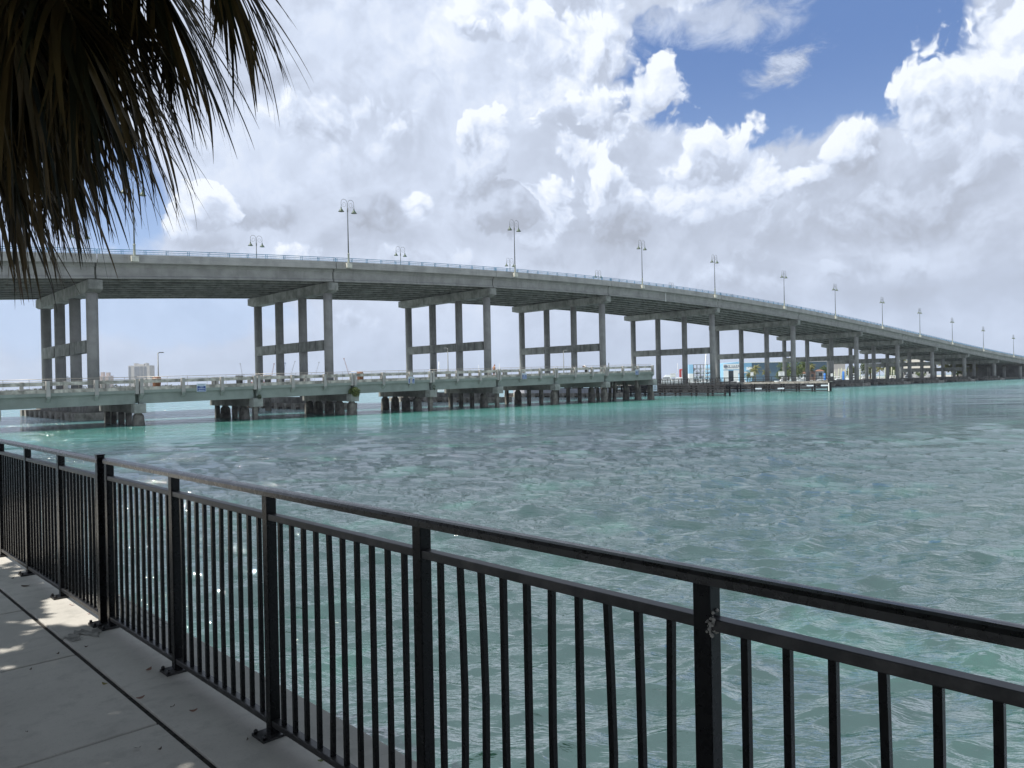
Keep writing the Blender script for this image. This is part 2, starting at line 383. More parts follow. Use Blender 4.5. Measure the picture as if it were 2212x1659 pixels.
def tag(o, label, cat, group=None):
    o['label'] = label; o['category'] = cat
    if group: o['group'] = group
    return o
def thing(name, label, cat, loc=(0, 0, 0), rz=0., group=None):
    o = bpy.data.objects.new(name, None); S.collection.objects.link(o); o.location = loc; o.rotation_euler = (0, 0, rz)
    o.empty_display_size = .2
    return tag(o, label, cat, group)
def structure(o): o['kind'] = 'structure'; return o
def dup(root, loc, rz, label, group=None, scale=None):
    r = root.copy(); S.collection.objects.link(r); r.location = loc; r.rotation_euler = (0, 0, rz); r['label'] = label
    if scale: r.scale = scale
    if group: r['group'] = group
    for ch in list(root.children):
        c = ch.copy(); S.collection.objects.link(c); c.parent = r
        for g in list(ch.children):
            d = g.copy(); S.collection.objects.link(d); d.parent = c
    return r
def textmesh(name, body, size, mat, parent, loc, rot, ext=.01, align='CENTER', wide=1.):
    cu = bpy.data.curves.new(name, 'FONT'); cu.body = body; cu.size = size; cu.extrude = ext; cu.align_x = align; cu.align_y = 'CENTER'; cu.space_character = wide
    o = bpy.data.objects.new('tmp', cu); S.collection.objects.link(o)
    me = bpy.data.meshes.new_from_object(o.evaluated_get(bpy.context.evaluated_depsgraph_get()))
    bpy.data.objects.remove(o); me.materials.clear(); me.materials.append(M[mat])
    r = bpy.data.objects.new(name, me); S.collection.objects.link(r); r.parent = parent; r.location = loc; r.rotation_euler = rot
    return r

# ------------------------------------------------------------------ bridge frame: s along the bridges, t across (away from camera)
DX, DY = .73386825, .67929183; ANG = math.atan2(DY, DX)
def Wd(s, t, z=0.): return Vector((DX * s - DY * t, DY * s + DX * t, z))

# ------------------------------------------------------------------ water
def build_water():
    rows = []; r = 2.2
    while r < 3150:
        rows.append(r); r += min(max(.028, r * r * .00024), max(r * .035, .03)) if r < 400 else r * .12
    rows = np.array(rows)
    dense = np.radians(np.arange(-38, 38.01, .09)); coarse = np.radians(np.concatenate([np.arange(46, 319, 6)]))
    th = np.concatenate([dense, coarse]); nr, nt = len(rows), len(th)
    R_, T_ = np.meshgrid(rows, th, indexing='ij')
    X = R_ * np.sin(T_); Y = R_ * np.cos(T_); Z = np.zeros_like(X)
    cell = np.gradient(rows)[:, None] * np.ones_like(X)
    cell = np.maximum(cell, .0018 * R_)
    XX = X.copy(); YY = Y.copy()
    rg = np.random.default_rng(3)
    for i in range(140):
        L = .13 * (34 ** rg.random()); kk = 2 * math.pi / L
        a = math.radians(-84) + rg.normal(0, .36); ph = rg.random() * 6.283
        amp = .0106 * L / (1 + (L / 1.5) ** 1.35) * min(1, .35 + L) * (.55 + .9 * rg.random())
        fade = np.clip((L / cell - 2.2) / 2., 0, 1)
        arg = kk * (X * math.cos(a) + Y * math.sin(a)) + ph
        g = 1 + .55 * np.sin(.21 * X + .13 * Y + i) * np.sin(.17 * Y - .09 * X + 1.7 * i)
        Z += amp * fade * g * np.sin(arg)
        XX += amp * .75 * fade * g * np.cos(arg) * math.cos(a); YY += amp * .75 * fade * g * np.cos(arg) * math.sin(a)
    near = np.clip((R_ - 2.5) / 1.0, 0, 1); Z *= near; Z += 0.
    v = np.stack([XX, YY, Z], -1).reshape(-1, 3).astype(np.float32)
    i = np.arange(nr - 1)[:, None] * nt; j = np.arange(nt)[None, :]; j2 = (j + 1) % nt
    f = np.stack([i + j, i + j2, i + nt + j2, i + nt + j], -1).reshape(-1, 4)[:, ::-1]
    me = bpy.data.meshes.new('water'); me.vertices.add(len(v)); me.vertices.foreach_set('co', v.ravel())
    me.loops.add(f.size); me.loops.foreach_set('vertex_index', f.ravel().astype(np.int32))
    me.polygons.add(len(f)); me.polygons.foreach_set('loop_start', np.arange(0, f.size, 4, dtype=np.int32)); me.polygons.foreach_set('loop_total', np.full(len(f), 4, np.int32))
    me.polygons.foreach_set('use_smooth', np.ones(len(f), bool)); me.update(); me.validate()
    m, t, b = new_mat('sea_water')
    g = t.new('ShaderNodeNewGeometry'); Pn = g.outputs['Position']
    sp = t.new('ShaderNodeSeparateXYZ'); t.put(sp.inputs[0], Pn)
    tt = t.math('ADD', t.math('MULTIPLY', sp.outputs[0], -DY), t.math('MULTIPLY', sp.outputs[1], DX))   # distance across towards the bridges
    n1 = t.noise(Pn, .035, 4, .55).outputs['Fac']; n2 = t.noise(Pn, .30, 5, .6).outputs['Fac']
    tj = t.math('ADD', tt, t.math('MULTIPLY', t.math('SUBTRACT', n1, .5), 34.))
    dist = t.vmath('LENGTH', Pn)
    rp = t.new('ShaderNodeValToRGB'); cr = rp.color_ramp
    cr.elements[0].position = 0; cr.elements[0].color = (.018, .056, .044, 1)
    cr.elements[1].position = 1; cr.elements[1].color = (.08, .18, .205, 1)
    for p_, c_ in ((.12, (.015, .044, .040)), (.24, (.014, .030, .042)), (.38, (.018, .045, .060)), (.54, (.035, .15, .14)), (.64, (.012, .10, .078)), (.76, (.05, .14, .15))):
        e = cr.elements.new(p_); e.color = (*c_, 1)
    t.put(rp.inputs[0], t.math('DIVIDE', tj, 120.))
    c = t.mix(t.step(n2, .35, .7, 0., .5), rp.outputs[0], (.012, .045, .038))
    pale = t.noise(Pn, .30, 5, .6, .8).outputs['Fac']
    c = t.mix(t.step(pale, .50, .74, 0., .36), c, (.05, .22, .155))  # sunlit caustics painted in as emerald patches of body colour
    c = t.vmath('SCALE', c, scale=t.step(dist, 8., 120., 1.3, 2.1)); t.put(b.inputs['Base Color'], c)  # body colour raised with distance in place of sky reflection
    b.inputs['IOR'].default_value = 5.2
    Va = t.new('ShaderNodeVectorRotate', rotation_type='Z_AXIS'); t.put(Va.inputs['Vector'], Pn); Va.inputs['Angle'].default_value = math.radians(5)
    Vs = t.vmath('MULTIPLY', Va.outputs[0], (.30, 1.35, 1.))
    gust = t.noise(t.vmath('MULTIPLY', Va.outputs[0], (.04, .25, 1.)), 1., 6, .7, .4).outputs['Fac']
    rg_ = t.math('MULTIPLY', t.step(dist, 12., 130., .03, .15), t.step(gust, .35, .65, .25, 1.5)); t.put(b.inputs['Roughness'], rg_)
    h = t.math('ADD', t.math('MULTIPLY', t.noise(Vs, 5.5, 4, .62, .4).outputs['Fac'], .11), t.math('MULTIPLY', t.noise(Vs, 15., 3, .6, .3).outputs['Fac'], .03))
    h = t.math('ADD', h, t.math('MULTIPLY', t.noise(Vs, 1.3, 5, .6, .5).outputs['Fac'], .36))
    h = t.math('ADD', h, t.math('MULTIPLY', t.noise(Vs, .33, 5, .62, .3).outputs['Fac'], t.step(dist, 12., 90., 0., 1.7)))
    bn = t.new('ShaderNodeBump'); bn.inputs['Distance'].default_value = 1.; t.put(bn.inputs['Strength'], t.step(dist, 3., 45., .24, .7))
    t.put(bn.inputs['Height'], h); t.put(b.inputs['Normal'], bn.outputs[0])
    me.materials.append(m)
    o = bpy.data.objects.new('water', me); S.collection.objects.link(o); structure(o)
build_water()

# ------------------------------------------------------------------ high bridge
PIER = [-6.5, 26.1, 58.0, 89.4, 120.6, 161.0, 201.0, 241.5, 274., 306.5, 342., 381., 421.]
BS, BT = 120.6, 114.                       # bridge root
gs = np.array([-30, 16, 27, 45.7, 81, 120.7, 157.9, 163, 203, 224, 243, 275, 308, 343, 382, 420, 470, 560])
gz = np.array([12.6, 16.3, 16.95, 18.0, 19.7, 20.75, 20.4, 20.25, 18.8, 17.75, 16.75, 14.95, 12.95, 10.95, 8.8, 6.95, 5.0, 2.5])
pf = np.polyfit(gs, gz, 6)
def G(s): return float(np.polyval(pf, s)) if s < 430 else float(np.interp(s, gs, gz))
def bl(s, t, z): return (s - BS, t - BT, z)
def strip(mb, s0, s1, prof, step=4.):
    """prof: (t, dz above the girder bottom); extruded along the deck profile"""
    n = max(1, int((s1 - s0) / step)); secs = []
    for i in range(n + 1):
        s = s0 + (s1 - s0) * i / n; g = G(s); secs.append([bl(s, t, g + dz) for t, dz in prof])
    return mb.loft(secs)
def high_bridge():
    root = thing('highway_bridge', 'tall concrete highway bridge on four-column piers rising over the water', 'bridge', Wd(BS, BT), ANG)
    ends = PIER + [462.]
    for k in range(len(ends) - 1):
        s0, s1 = ends[k] + .06, ends[k + 1] - .06
        mb = MB(); strip(mb, s0, s1, [(100.2, 1.98), (129.6, 1.98), (129.6, 2.2), (129.2, 2.2), (100.6, 2.2), (100.2, 2.2)]); dk = mb.build('deck_span', 'conc_dark', root)
        for j in range(10):
            t = 101.2 + j * 3.03
            mb = MB(); strip(mb, s0 + .05, s1 - .05, [(t - .28, 0), (t + .28, 0), (t + .28, .16), (t + .11, .38), (t + .11, 1.35), (t + .34, 1.55), (t + .34, 1.975), (t - .34, 1.975), (t - .34, 1.55), (t - .11, 1.35), (t - .11, .38), (t - .28, .16)], 8.)
            mb.build('girder', 'conc' if j == 0 else 'conc_dark', dk)
        for t in (100.2, 129.4):
            a = t - (.12 if t < 110 else -.25); b2 = a + .30 if t < 110 else a + .30
            mb = MB(); strip(mb, s0, s1, [(a, 1.80 if t < 110 else 2.0), (a + .16, 1.80 if t < 110 else 2.0), (a + .30, 2.21), (a + .34, 2.84), (a + .04, 2.84), (a + .04, 2.42), (a, 2.36)])
            mb.build('parapet', 'parapet', root)
        # blue railing on the near parapet, one panel after another
        mb = MB(); t = 100.30
        for dz, w in ((3.42, .07), (3.20, .05), (2.93, .04)):
            strip(mb, s0, s1, [(t - w / 2, dz - w / 2), (t + w / 2, dz - w / 2), (t + w / 2, dz + w / 2), (t - w / 2, dz + w / 2)])
        n = int((s1 - s0) / 2.45)
        for i in range(n + 1):
            s = s0 + .1 + (s1 - s0 - .2) * i / n; g = G(s)
            for ds in (-.11, .11): mb.box(s + ds - .025 - BS, s + ds + .025 - BS, t - .03 - BT, t + .03 - BT, g + 2.84, g + 3.42)
        mb.build('railing', 'blue_rail', root)
        mb = MB(); ns = int((s1 - s0) / .16)
        for i in range(ns):
            s = s0 + .1 + i * .16; g = G(s); mb.box(s - .012 - BS, s + .012 - BS, t - .012 - BT, t + .012 - BT, g + 2.93, g + 3.20)
        mb.build('baluster_rows', 'blue_rail', root)
    for k, s in enumerate(PIER):
        if k == len(PIER) - 1: continue
        g = min(G(s - .7), G(s + .7)) - .05
        pe = bpy.data.objects.new('pier', None); S.collection.objects.link(pe); pe.parent = root; pe.location = bl(s, 114.7, 0)
        h = 1.5; c = MB(); w = .78
        pr = [(-13.7, -.02), (-13.7, -1.15), (-12.4, -h), (14.2 - 1.6, -h), (14.3, -1.15), (14.3, -.02)]
        c.loft([[(x, y, g + z) for y, z in pr] for x in (-w, w)]); bevel(c.build('cap', 'conc_dark', pe), .04)
        # riser block carrying the far girders
        for j, tc in enumerate((-11.9, -4.0, 4.0, 11.95)):
            c = MB(); c.lathe([(.66, .2), (.66, g - h + .02)], 0, tc, 20); c.build('column', 'conc', pe)
        if g > 9:
            zt = {0: 9.1}.get(k, min(9.5 + (g - 16.5) * .36, 11.05)); zt = zt if g > 14 else g - 5.2
            for (a, b_) in ((-11.0, -4.55), (-3.45, 3.45), (4.55, 11.2)):
                c = MB(); c.box(-.72, .2, a - .35, b_ + .35, zt - 1.5, zt); bevel(c.build('crossbeam', 'conc_dark', pe), .02)
        c = MB(); c.box(-1.05, 1.05, -13.6, 14.1, -.6, 1.75)
        fo = c.build('footing_wall', 'foot_pale' if k == 4 else 'foot', pe)
        c = MB(); c.box(-2.6, 2.6, -14.6, 15.2, -.5, .28); c.build('fender_rail', 'fend_wood', pe)
        c = MB()
        for y in np.arange(-14.4, 15., 2.9): c.box(-2.85, 2.85, y - .55, y + .55, -.5, .86)
        c.box(-2.7, 2.7, -14.75, -9.5, -.4, .8)
        c.build('fender_blocks', 'fend_pale', pe)
    c = MB(); c.box(428 - BS, 433 - BS, 98.5 - BT, 132 - BT, -1, 6.2); c.build('abutment', 'abut', root)
    for t in (103, 109.5, 116, 122.5): MB().lathe([(.7, -.5), (.7, 6.)], 421 - BS, t - BT, 16).build('column', 'conc', root)
high_bridge()

# twin-arm street lamps along both parapets
def lamp_proto():
    r = thing('street_lamp', 'x', 'street lamp', (0, 0, 0), ANG, 'twin-arm street lamps along the high bridge')
    MB().box(-.42, .42, -.34, .34, -.05, .62).build('pedestal', 'pedestal', r)
    MB().lathe([(.16, .62), (.20, .75), (.15, .85), (.13, 1.9), (.17, 1.95), (.17, 2.05), (.10, 2.12)], 0, 0, 12).build('sleeve', 'pole_low', r)
    MB().lathe([(.095, 2.05), (.055, 8.2), (.09, 8.25), (.09, 8.75), (.03, 8.8)], 0, 0, 10).build('pole', 'pole', r)
    for sx in (-1, 1):
        pts = [(sx * .06, 0, 8.5), (sx * .07, 0, 9.5)]
        for i in range(11):
            a = math.pi * (1 - i / 10); pts.append((sx * (.07 + .5 + .5 * math.cos(a)), 0, 9.55 + .52 * math.sin(a)))
        pts.append((sx * 1.08, 0, 8.85)); MB().tube(pts, .03, 6).build('arm', 'pole', r)
        sp = [(sx * (1.04 - (.0)), 0, 9.35)]
        for i in range(22):
            a = -.2 - i * .36; rr = .44 * (1 - i / 30.); sp.append((sx * (.60 + rr * math.cos(a)), 0, 9.32 + rr * math.sin(a)))
        MB().tube(sp[1:], .018, 5).build('scroll', 'pole', r)
        MB().lathe([(.06, 8.9), (.09, 8.72), (.10, 8.62), (.20, 8.5), (.28, 8.38), (.34, 8.27), (.44, 8.2), (.44, 8.16), (.30, 8.18)], sx * 1.08, 0, 16).build('lamp_shade', 'shade', r)
    return r
near_s = [30.2, 60.0, 93.8, 130.5, 158.1, 191.1, 221.2, 254.8, 286.9, 319.6, 356.5, 399.]
far_s = [31.5, 59.5, 90.1, 120.4, 151.3, 183, 215, 247, 280, 313, 347, 385, 428]
near_l = ['nearest tall twin-arm lamp on the bridge parapet, just clear of the palm fronds', 'second tall twin-arm lamp along the near parapet', 'third tall twin-arm lamp along the near parapet, over the third pier',
          'fourth tall lamp on the near parapet, above the fourth pier', 'fifth tall lamp on the near parapet, left of the navigation span\'s far pier', 'sixth near-parapet lamp, where the deck starts down',
          'seventh near-parapet lamp on the descending deck', 'eighth near-parapet lamp on the descending deck', 'ninth near-parapet lamp on the descending deck', 'tenth near-parapet lamp on the descending deck',
          'eleventh near-parapet lamp, second from the right edge', 'last near-parapet lamp, at the right edge of the photo']
lp = lamp_proto(); first = True
def near_t(s): return 100.25
for i, s in enumerate(near_s):
    loc = Wd(s, 99.98, G(s) + 2.0); rz = ANG
    if first: lp.location = loc; lp.rotation_euler = (0, 0, rz); lp['label'] = near_l[0]; first = False
    else: dup(lp, loc, rz, near_l[i])
ordn = ['first', 'second', 'third', 'fourth', 'fifth', 'sixth', 'seventh', 'eighth', 'ninth', 'tenth', 'eleventh', 'twelfth', 'thirteenth']
for i, s in enumerate(far_s):
    dup(lp, Wd(s, 130.0, G(s) + 1.2), ANG, 'shorter-looking twin-arm lamp on the far parapet, %s from the left' % ordn[i])
# drain pipe hanging on the girder
tag(MB().tube([(0, 0, 0), (0, 0, -1.9)], .06, 8).lathe([(.09, -1.9), (.11, -2.02), (.04, -2.1)]).build('drain_pipe', 'white'), 'small white pipe hanging from the bridge girder', 'pipe').location = Wd(139.5, 100.6, G(139) + 1.9)

# ------------------------------------------------------------------ low fishing pier
LS, LT = 65., 85.
def LG(s): return 1.97 + .0156 * (s - 12.8)
def lb(s, t, z): return (s - LS, t - LT, z)
JT = [-11.7, .3, 12.3, 24.3, 36.3, 48.3, 59.9, 71.5, 83., 94.6, 107.]
def low_pier():
    root = thing('fishing_pier', 'low pale green concrete fishing pier on short piles in front of the tall bridge', 'pier', Wd(LS, LT), ANG)
    for k in range(len(JT) - 1):
        s0, s1 = JT[k] + .05, JT[k + 1] - .05; d0, d1 = s0, s1
        def seg(mb, prof, a=s0, b=s1): return mb.loft([[lb(s, t, LG(s) + dz) for t, dz in prof] for s in (a, b)])
        mb = MB(); seg(mb, [(79.85, 1.04), (91.6, 1.04), (91.6, 1.33), (79.85, 1.33)]); dk = mb.build('deck_span', 'girder_green', root)
        for t in (80.35, 82.9, 85.6, 88.3, 91.1):
            mb = MB(); seg(mb, [(t - .2, 0), (t + .2, 0), (t + .2, 1.04), (t - .2, 1.04)], s0 + .0, s1 - .25 if k < 9 else s1); mb.build('girder', 'girder_green', dk)
        for t in (79.9, 91.2):
            mb = MB(); seg(mb, [(t - .04, 1.26), (t + .36, 1.26), (t + .36, 1.64), (t - .04, 1.64)]); bevel(mb.build('curb', 'rail_conc', root), .02)
            n = 3
            for i in range(n):
                a = s0 + 4.0 * i + (.28 if i or k else .28); b2 = min(s0 + 4. * (i + 1) - .1, s1)
                if k == 9 and i == 2: b2 = s1 - .2
                mb = MB(); seg(mb, [(t + .02, 2.02), (t + .26, 2.02), (t + .26, 2.34), (t + .02, 2.34)], a, b2); mb.build('rail_beam', 'rail_conc', root)
            for i in range(3 if k < 9 else 4):
                s = s0 + 4.0 * i + .02 if i < 3 else s1 - .32
                mb = MB(); g = LG(s)
                mb.loft([[lb(s, t - .10, g + z0) , lb(s + .3, t - .10, g + z0), lb(s + .3, t + .34, g + z0), lb(s, t + .34, g + z0)] for z0 in (1.645, 2.44)])
                mb.box(s - .02 - LS, s + .32 - LS, t - .14 - LT, t - .045 - LT, g + .92, g + 1.66)
                if i == 0 and k: mb.box(s - .42 - LS, s - .12 - LS, t - .10 - LT, t + .34 - LT, g + .95, g + 2.44)
                bevel(mb.build('rail_post', 'parapet', root), .012)
                if t < 85:      # sloping bracket under each post
                    mb = MB(); mb.loft([[lb(s + x, 79.75, g + 1.03), lb(s + x, 80.16, g + 1.03), lb(s + x, 80.16, g + .42), lb(s + x, 79.75, g + .85)] for x in (0, .28)])
                    mb.build('bracket', 'girder_green', root)
        # steel handrail
        for t in (80.45,):
            mb = MB()
            for dz in (2.62, 2.42): mb.tube([lb(s0 - .05, t, LG(s0) + dz), lb(s1 + .05, t, LG(s1) + dz)], .026 if dz > 2.5 else .02, 6)
            for i in range(6): s = s0 + .8 + i * 2.; mb.tube([lb(s, t, LG(s) + 1.34), lb(s, t, LG(s) + 2.62)], .018, 5)
            mb.build('handrail', 'steel', root)
    # pile bents
    rnd = random.Random(5)
    jackets = {3: [4], 4: [1, 3], 5: [0, 1, 2, 3, 4], 6: [0, 1, 2, 3], 7: [3], 8: [1, 4], 9: [3, 4], 10: [2, 3, 4, 0]}
    for k, sj in enumerate(JT):
        be = bpy.data.objects.new('pile_bent', None); S.collection.objects.link(be); be.parent = root; be.location = lb(sj, 85.6, 0)
        g = LG(sj) - .02; w = .52
        c = MB(); c.box(-w, w, -4.9, 6.1, g - .86, g); bevel(c.build('pile_cap', 'conc_dark' if k < 9 else 'girder_green', be), .03)
        c = MB(); c.box(-w - .02, w + .02, -5.98, -4.905, g - .9, g + .02); bevel(c.build('cap_end', 'cap_pale', be), .03)
        for j, y in enumerate((5.3, 2.8, .2, -2.4, -5.2)):
            top = g - .84; bx = rnd.uniform(-.05, .05)
            if k == 10: y = y + .2
            c = MB()
            if j in jackets.get(k, []):
                c.loft([[(x * q + bx, y + yy * q, z) for x, yy in ((-.5, -.28), (-.28, -.5), (.28, -.5), (.5, -.28), (.5, .28), (.28, .5), (-.28, .5), (-.5, .28))] for q, z in ((1.12, -1.5), (1.08, -.1), (.92, top - .32), (.60, top - .12), (.58, top + .03))])
            else:
                lean = rnd.uniform(-.12, .12)
                c.loft([[(x + lean * (0 if z < 0 else 0) + bx, y + yy, z) for x, yy in ((-.24, -.24), (.24, -.24), (.24, .24), (-.24, .24))] for z in (-1.5, top + .03)])
            bevel(c.build('pile', 'pile', be), .03)
    # extra raked piles below the blunt end
    for (s, t, ds, dt) in ((100.5, 83, -.6, 0), (101.5, 86, -.6, 0), (102.6, 89, .5, 0), (104, 81.3, .6, .2), (104.6, 84.5, .5, 0), (105.2, 88, -.4, 0)):
        g = LG(s); MB().bar(lb(s + ds, t + dt, -1.2), lb(s, t, g), .42).build('pile', 'pile', root)
low_pier()

# signs on the low pier
def board_sign(name, label, loc, rz, w, h, kind, group=None):
    r = thing(name, label, 'sign', loc, rz, group)
    bevel(MB().box(-w / 2, w / 2, -.02, .02, -h / 2, h / 2).build('board', 'sign_white', r), .01)
    if kind == 'blue':
        MB().box(-w * .44, w * .44, -.028, -.021, -h * .45, h * .18).build('blue_field', 'sign_blue', r)
        m = MB(); rr = random.Random(3)
        for (z, a, b2, hh) in ((.09, -.2, .18, .10), (-.11, -.34, .34, .10), (-.31, -.34, .34, .10)):
            x = a * w
            while x < b2 * w: q = rr.uniform(.02, .05) * w; m.box(x, x + q, -.034, -.0285, (z - hh / 2) * h, (z + rr.uniform(.2, .5) * hh) * h); x += q + .012 * w
        m.build('lettering', 'sign_white', r)
        m = MB(); x = -.36 * w
        while x < .36 * w: q = rr.uniform(.02, .05) * w; m.box(x, x + q, -.028, -.021, h * .29, h * .36); x += q + .02 * w
        m.build('header_lettering', 'ink', r)
    return r
for (s, lab) in ((30.3, 'blue and white sign on the pier curb right of the dark lamp post'), (56.6, 'blue and white sign on the pier curb just right of the hanging bush'),
                 (76.3, 'blue and white sign on the pier curb below the shirtless angler'), (102.3, 'blue and white sign on the pier curb near its blunt end')):
    board_sign('blue_sign', lab, Wd(s, 79.80, LG(s) + 1.36), ANG, .95, .86, 'blue', 'small blue signs along the fishing pier')
r = board_sign('notice_board', 'white three-line notice board on a pile at the end of the fishing pier', Wd(106.6, 79.4, 1.98), ANG, 1.15, 1.05, 'white')
m = MB(); rr = random.Random(9)
for z, a in ((.33, .26), (.02, .34), (-.26, .42)):
    x = -a
    while x < a: q = rr.uniform(.04, .10); m.box(x, x + q, -.03, -.021, z - .06, z + .05); x += q + .025
m.build('lettering', 'ink', r)

# plants rooted in the joints
def leafclump(mb, c, rad, n, size, rnd, flat=1.):
    for _ in range(n):
        while True:
            p = Vector((rnd.uniform(-1, 1), rnd.uniform(-1, 1), rnd.uniform(-1, 1)))
            if .35 < p.length < 1: break
        q = Vector((c[0] + p.x * rad[0], c[1] + p.y * rad[1], c[2] + p.z * rad[2]))
        a = Vector((rnd.gauss(0, 1), rnd.gauss(0, 1), rnd.gauss(0, .6))).normalized(); b = a.cross(Vector((rnd.gauss(0, 1), rnd.gauss(0, 1), rnd.gauss(0, 1)))).normalized()
        s = size * rnd.uniform(.6, 1.4)
        mb.add([q - a * s, q + b * s * .45, q + a * s, q - b * s * .45], [(0, 1, 2, 3)])
rnd = random.Random(11)
pl = thing('hanging_bush', 'bright green bush growing from the pier joint above the five stout piles', 'bush', Wd(48.2, 79.6, 2.7))
mb = MB(); leafclump(mb, (0, 0, .05), (.72, .4, .55), 900, .09, rnd); leafclump(mb, (.3, -.2, -.2), (.4, .3, .45), 300, .08, rnd); mb.build('foliage', 'leaf_far', pl)
MB().tube([(0, .5, -.5), (0, .1, 0), (.1, 0, .2)], .03, 6).build('stem', 'bark', pl)
for (s, z, n, sz, lab) in ((36.4, 2.5, 60, .10, 'sparse dark sapling sprouting from the second pier joint'), (60., 3.0, 90, .07, 'small weed clump on the pile cap right of the bush')):
    pl = thing('joint_weed', lab, 'weed', Wd(s, 79.65, z)); mb = MB(); leafclump(mb, (0, 0, 0), (.28, .2, .35), n, sz, rnd); mb.build('foliage', 'leaf_shade', pl)
    MB().tube([(0, .3, -.3), (0, 0, 0), (.05, 0, .3)], .015, 5).build('stem', 'bark', pl)

# orange barrels
def barrel(s, t, lab):
    b = thing('barrel', lab, 'barrel', Wd(s, t, LG(s) + 1.33), 0, 'rust orange barrels on the fishing pier')
    MB().lathe([(.30, 0), (.36, .25), (.39, .55), (.40, .9), (.37, 1.15)], 0, 0, 18).build('drum', 'orange', b)
    MB().lathe([(.43, 1.0), (.44, 1.06), (.43, 1.12), (.38, 1.25), (.1, 1.27)], 0, 0, 18).build('lid', 'orange', b)
barrel(26.8, 82.5, 'rust orange barrel behind the pier rail beside the dark lamp post'); barrel(50.8, 82.5, 'rust orange barrel behind the pier rail above the bush')

# people
def skin_person(name, joints, edges, label, head, extras):
    """joints: name -> (pos, radius)"""
    r = thing(name, label, 'person')
    keys = list(joints); me = bpy.data.meshes.new('body'); me.from_pydata([joints[k][0] for k in keys], [(keys.index(a), keys.index(b)) for a, b in edges], [])
    me.materials.append(M['skin']); o = bpy.data.objects.new('body', me); S.collection.objects.link(o); o.parent = r
    sk = o.modifiers.new('skin', 'SKIN'); lay = me.skin_vertices[0] if me.skin_vertices else None
    if lay is None:
        bpy.context.view_layer.objects.active = o
    for i, k in enumerate(keys):
        q = joints[k][1]; me.skin_vertices[0].data[i].radius = (q, q); me.skin_vertices[0].data[i].use_root = (k == 'hip')
    su = o.modifiers.new('sub', 'SUBSURF'); su.levels = 2; su.render_levels = 2
    return r
HUM_E = [('hip', 'belly'), ('belly', 'chest'), ('chest', 'neck'), ('neck', 'head'), ('head', 'crown'), ('chest', 'shl'), ('shl', 'ell'), ('ell', 'wrl'), ('wrl', 'hal'), ('chest', 'shr'), ('shr', 'elr'), ('elr', 'wrr'), ('wrr', 'har'),
         ('hip', 'thl'), ('thl', 'knl'), ('knl', 'anl'), ('anl', 'tol'), ('hip', 'thr'), ('thr', 'knr'), ('knr', 'anr'), ('anr', 'tor')]
def fingers(mb, wr, ha, side):
    d = (Vector(ha) - Vector(wr)).normalized(); s = d.cross(Vector((0, 0, 1))).normalized()
    for i in range(4):
        p = Vector(ha) + s * (i - 1.5) * .02; L = (.07, .08, .075, .06)[i]
        mb.tube([p, p + d * L * .5, p + d * L * .8 + Vector((0, 0, -L * .45))], [.009, .008, .006], 6)
    p = Vector(wr) + (Vector(ha) - Vector(wr)) * .5; mb.tube([p, p + s * side * .04 + d * .02, p + s * side * .045 + d * .05], [.011, .009, .007], 6)
def person(loc, rz, label, J, parts):
    r = skin_person('person', J, HUM_E, label, None, None); r.location = loc; r.rotation_euler = (0, 0, rz)
    mb = MB(); fingers(mb, J['wrl'][0], J['hal'][0], 1); fingers(mb, J['wrr'][0], J['har'][0], -1); mb.build('fingers', 'skin', r)
    for nm, mat, fn in parts: mb = MB(); fn(mb, J); mb.build(nm, mat, r)
    return r
def tubes(*chains):
    def f(mb, J):
        for ch, grow in chains: mb.tube([J[k][0] for k in ch], [J[k][1] * grow for k in ch], 12)
    return f
def facefn(fwd):
    def f(mb, J):
        h = Vector(J['head'][0]); fw = Vector(fwd).normalized(); sd_ = fw.cross(Vector((0, 0, 1)))
        mb.tube([h + fw * .08 + Vector((0, 0, .0)), h + fw * .125 + Vector((0, 0, -.02))], [.008, .016], 6)
        for k in (-1, 1): mb.tube([h + sd_ * k * .085 + Vector((0, 0, -.02)), h + sd_ * k * .095 + Vector((0, 0, .02))], [.016, .02], 6)
    return f
# shirtless angler, standing and looking down at his hands; local +x = towards the pier end
J = dict(hip=((0, 0, .92), .14), belly=((.02, 0, 1.10), .135), chest=((.05, 0, 1.34), .15), neck=((.10, 0, 1.51), .058), head=((.15, 0, 1.63), .095), crown=((.17, 0, 1.71), .075),
         shl=((.05, .19, 1.42), .065), ell=((.06, .24, 1.14), .048), wrl=((.30, .14, 1.08), .036), hal=((.39, .10, 1.11), .034),
         shr=((.05, -.19, 1.42), .065), elr=((.04, -.25, 1.14), .048), wrr=((.28, -.15, 1.06), .036), har=((.37, -.12, 1.09), .034),
         thl=((0, .10, .86), .10), knl=((.03, .11, .48), .062), anl=((0, .12, .08), .042), tol=((.15, .13, .03), .035), thr=((0, -.10, .86), .10), knr=((.03, -.11, .48), .062), anr=((0, -.12, .08), .042), tor=((.15, -.13, .03), .035))
def cap_of(mb, J): c = Vector(J['crown'][0]); mb.lathe([(.105, c.z - .07), (.115, c.z - .02), (.09, c.z + .05), (.03, c.z + .085)], c.x, c.y, 14)
def eyes(mb, J):
    h = Vector(J['head'][0])
    for k in (-1, 1): mb.tube([h + Vector((.085, .035 * k, .01)), h + Vector((.099, .035 * k, .01))], .011, 6)
    mb.tube([h + Vector((.085, -.03, -.055)), h + Vector((.085, .03, -.055))], .007, 5)
sA = 76.0 - 5.0
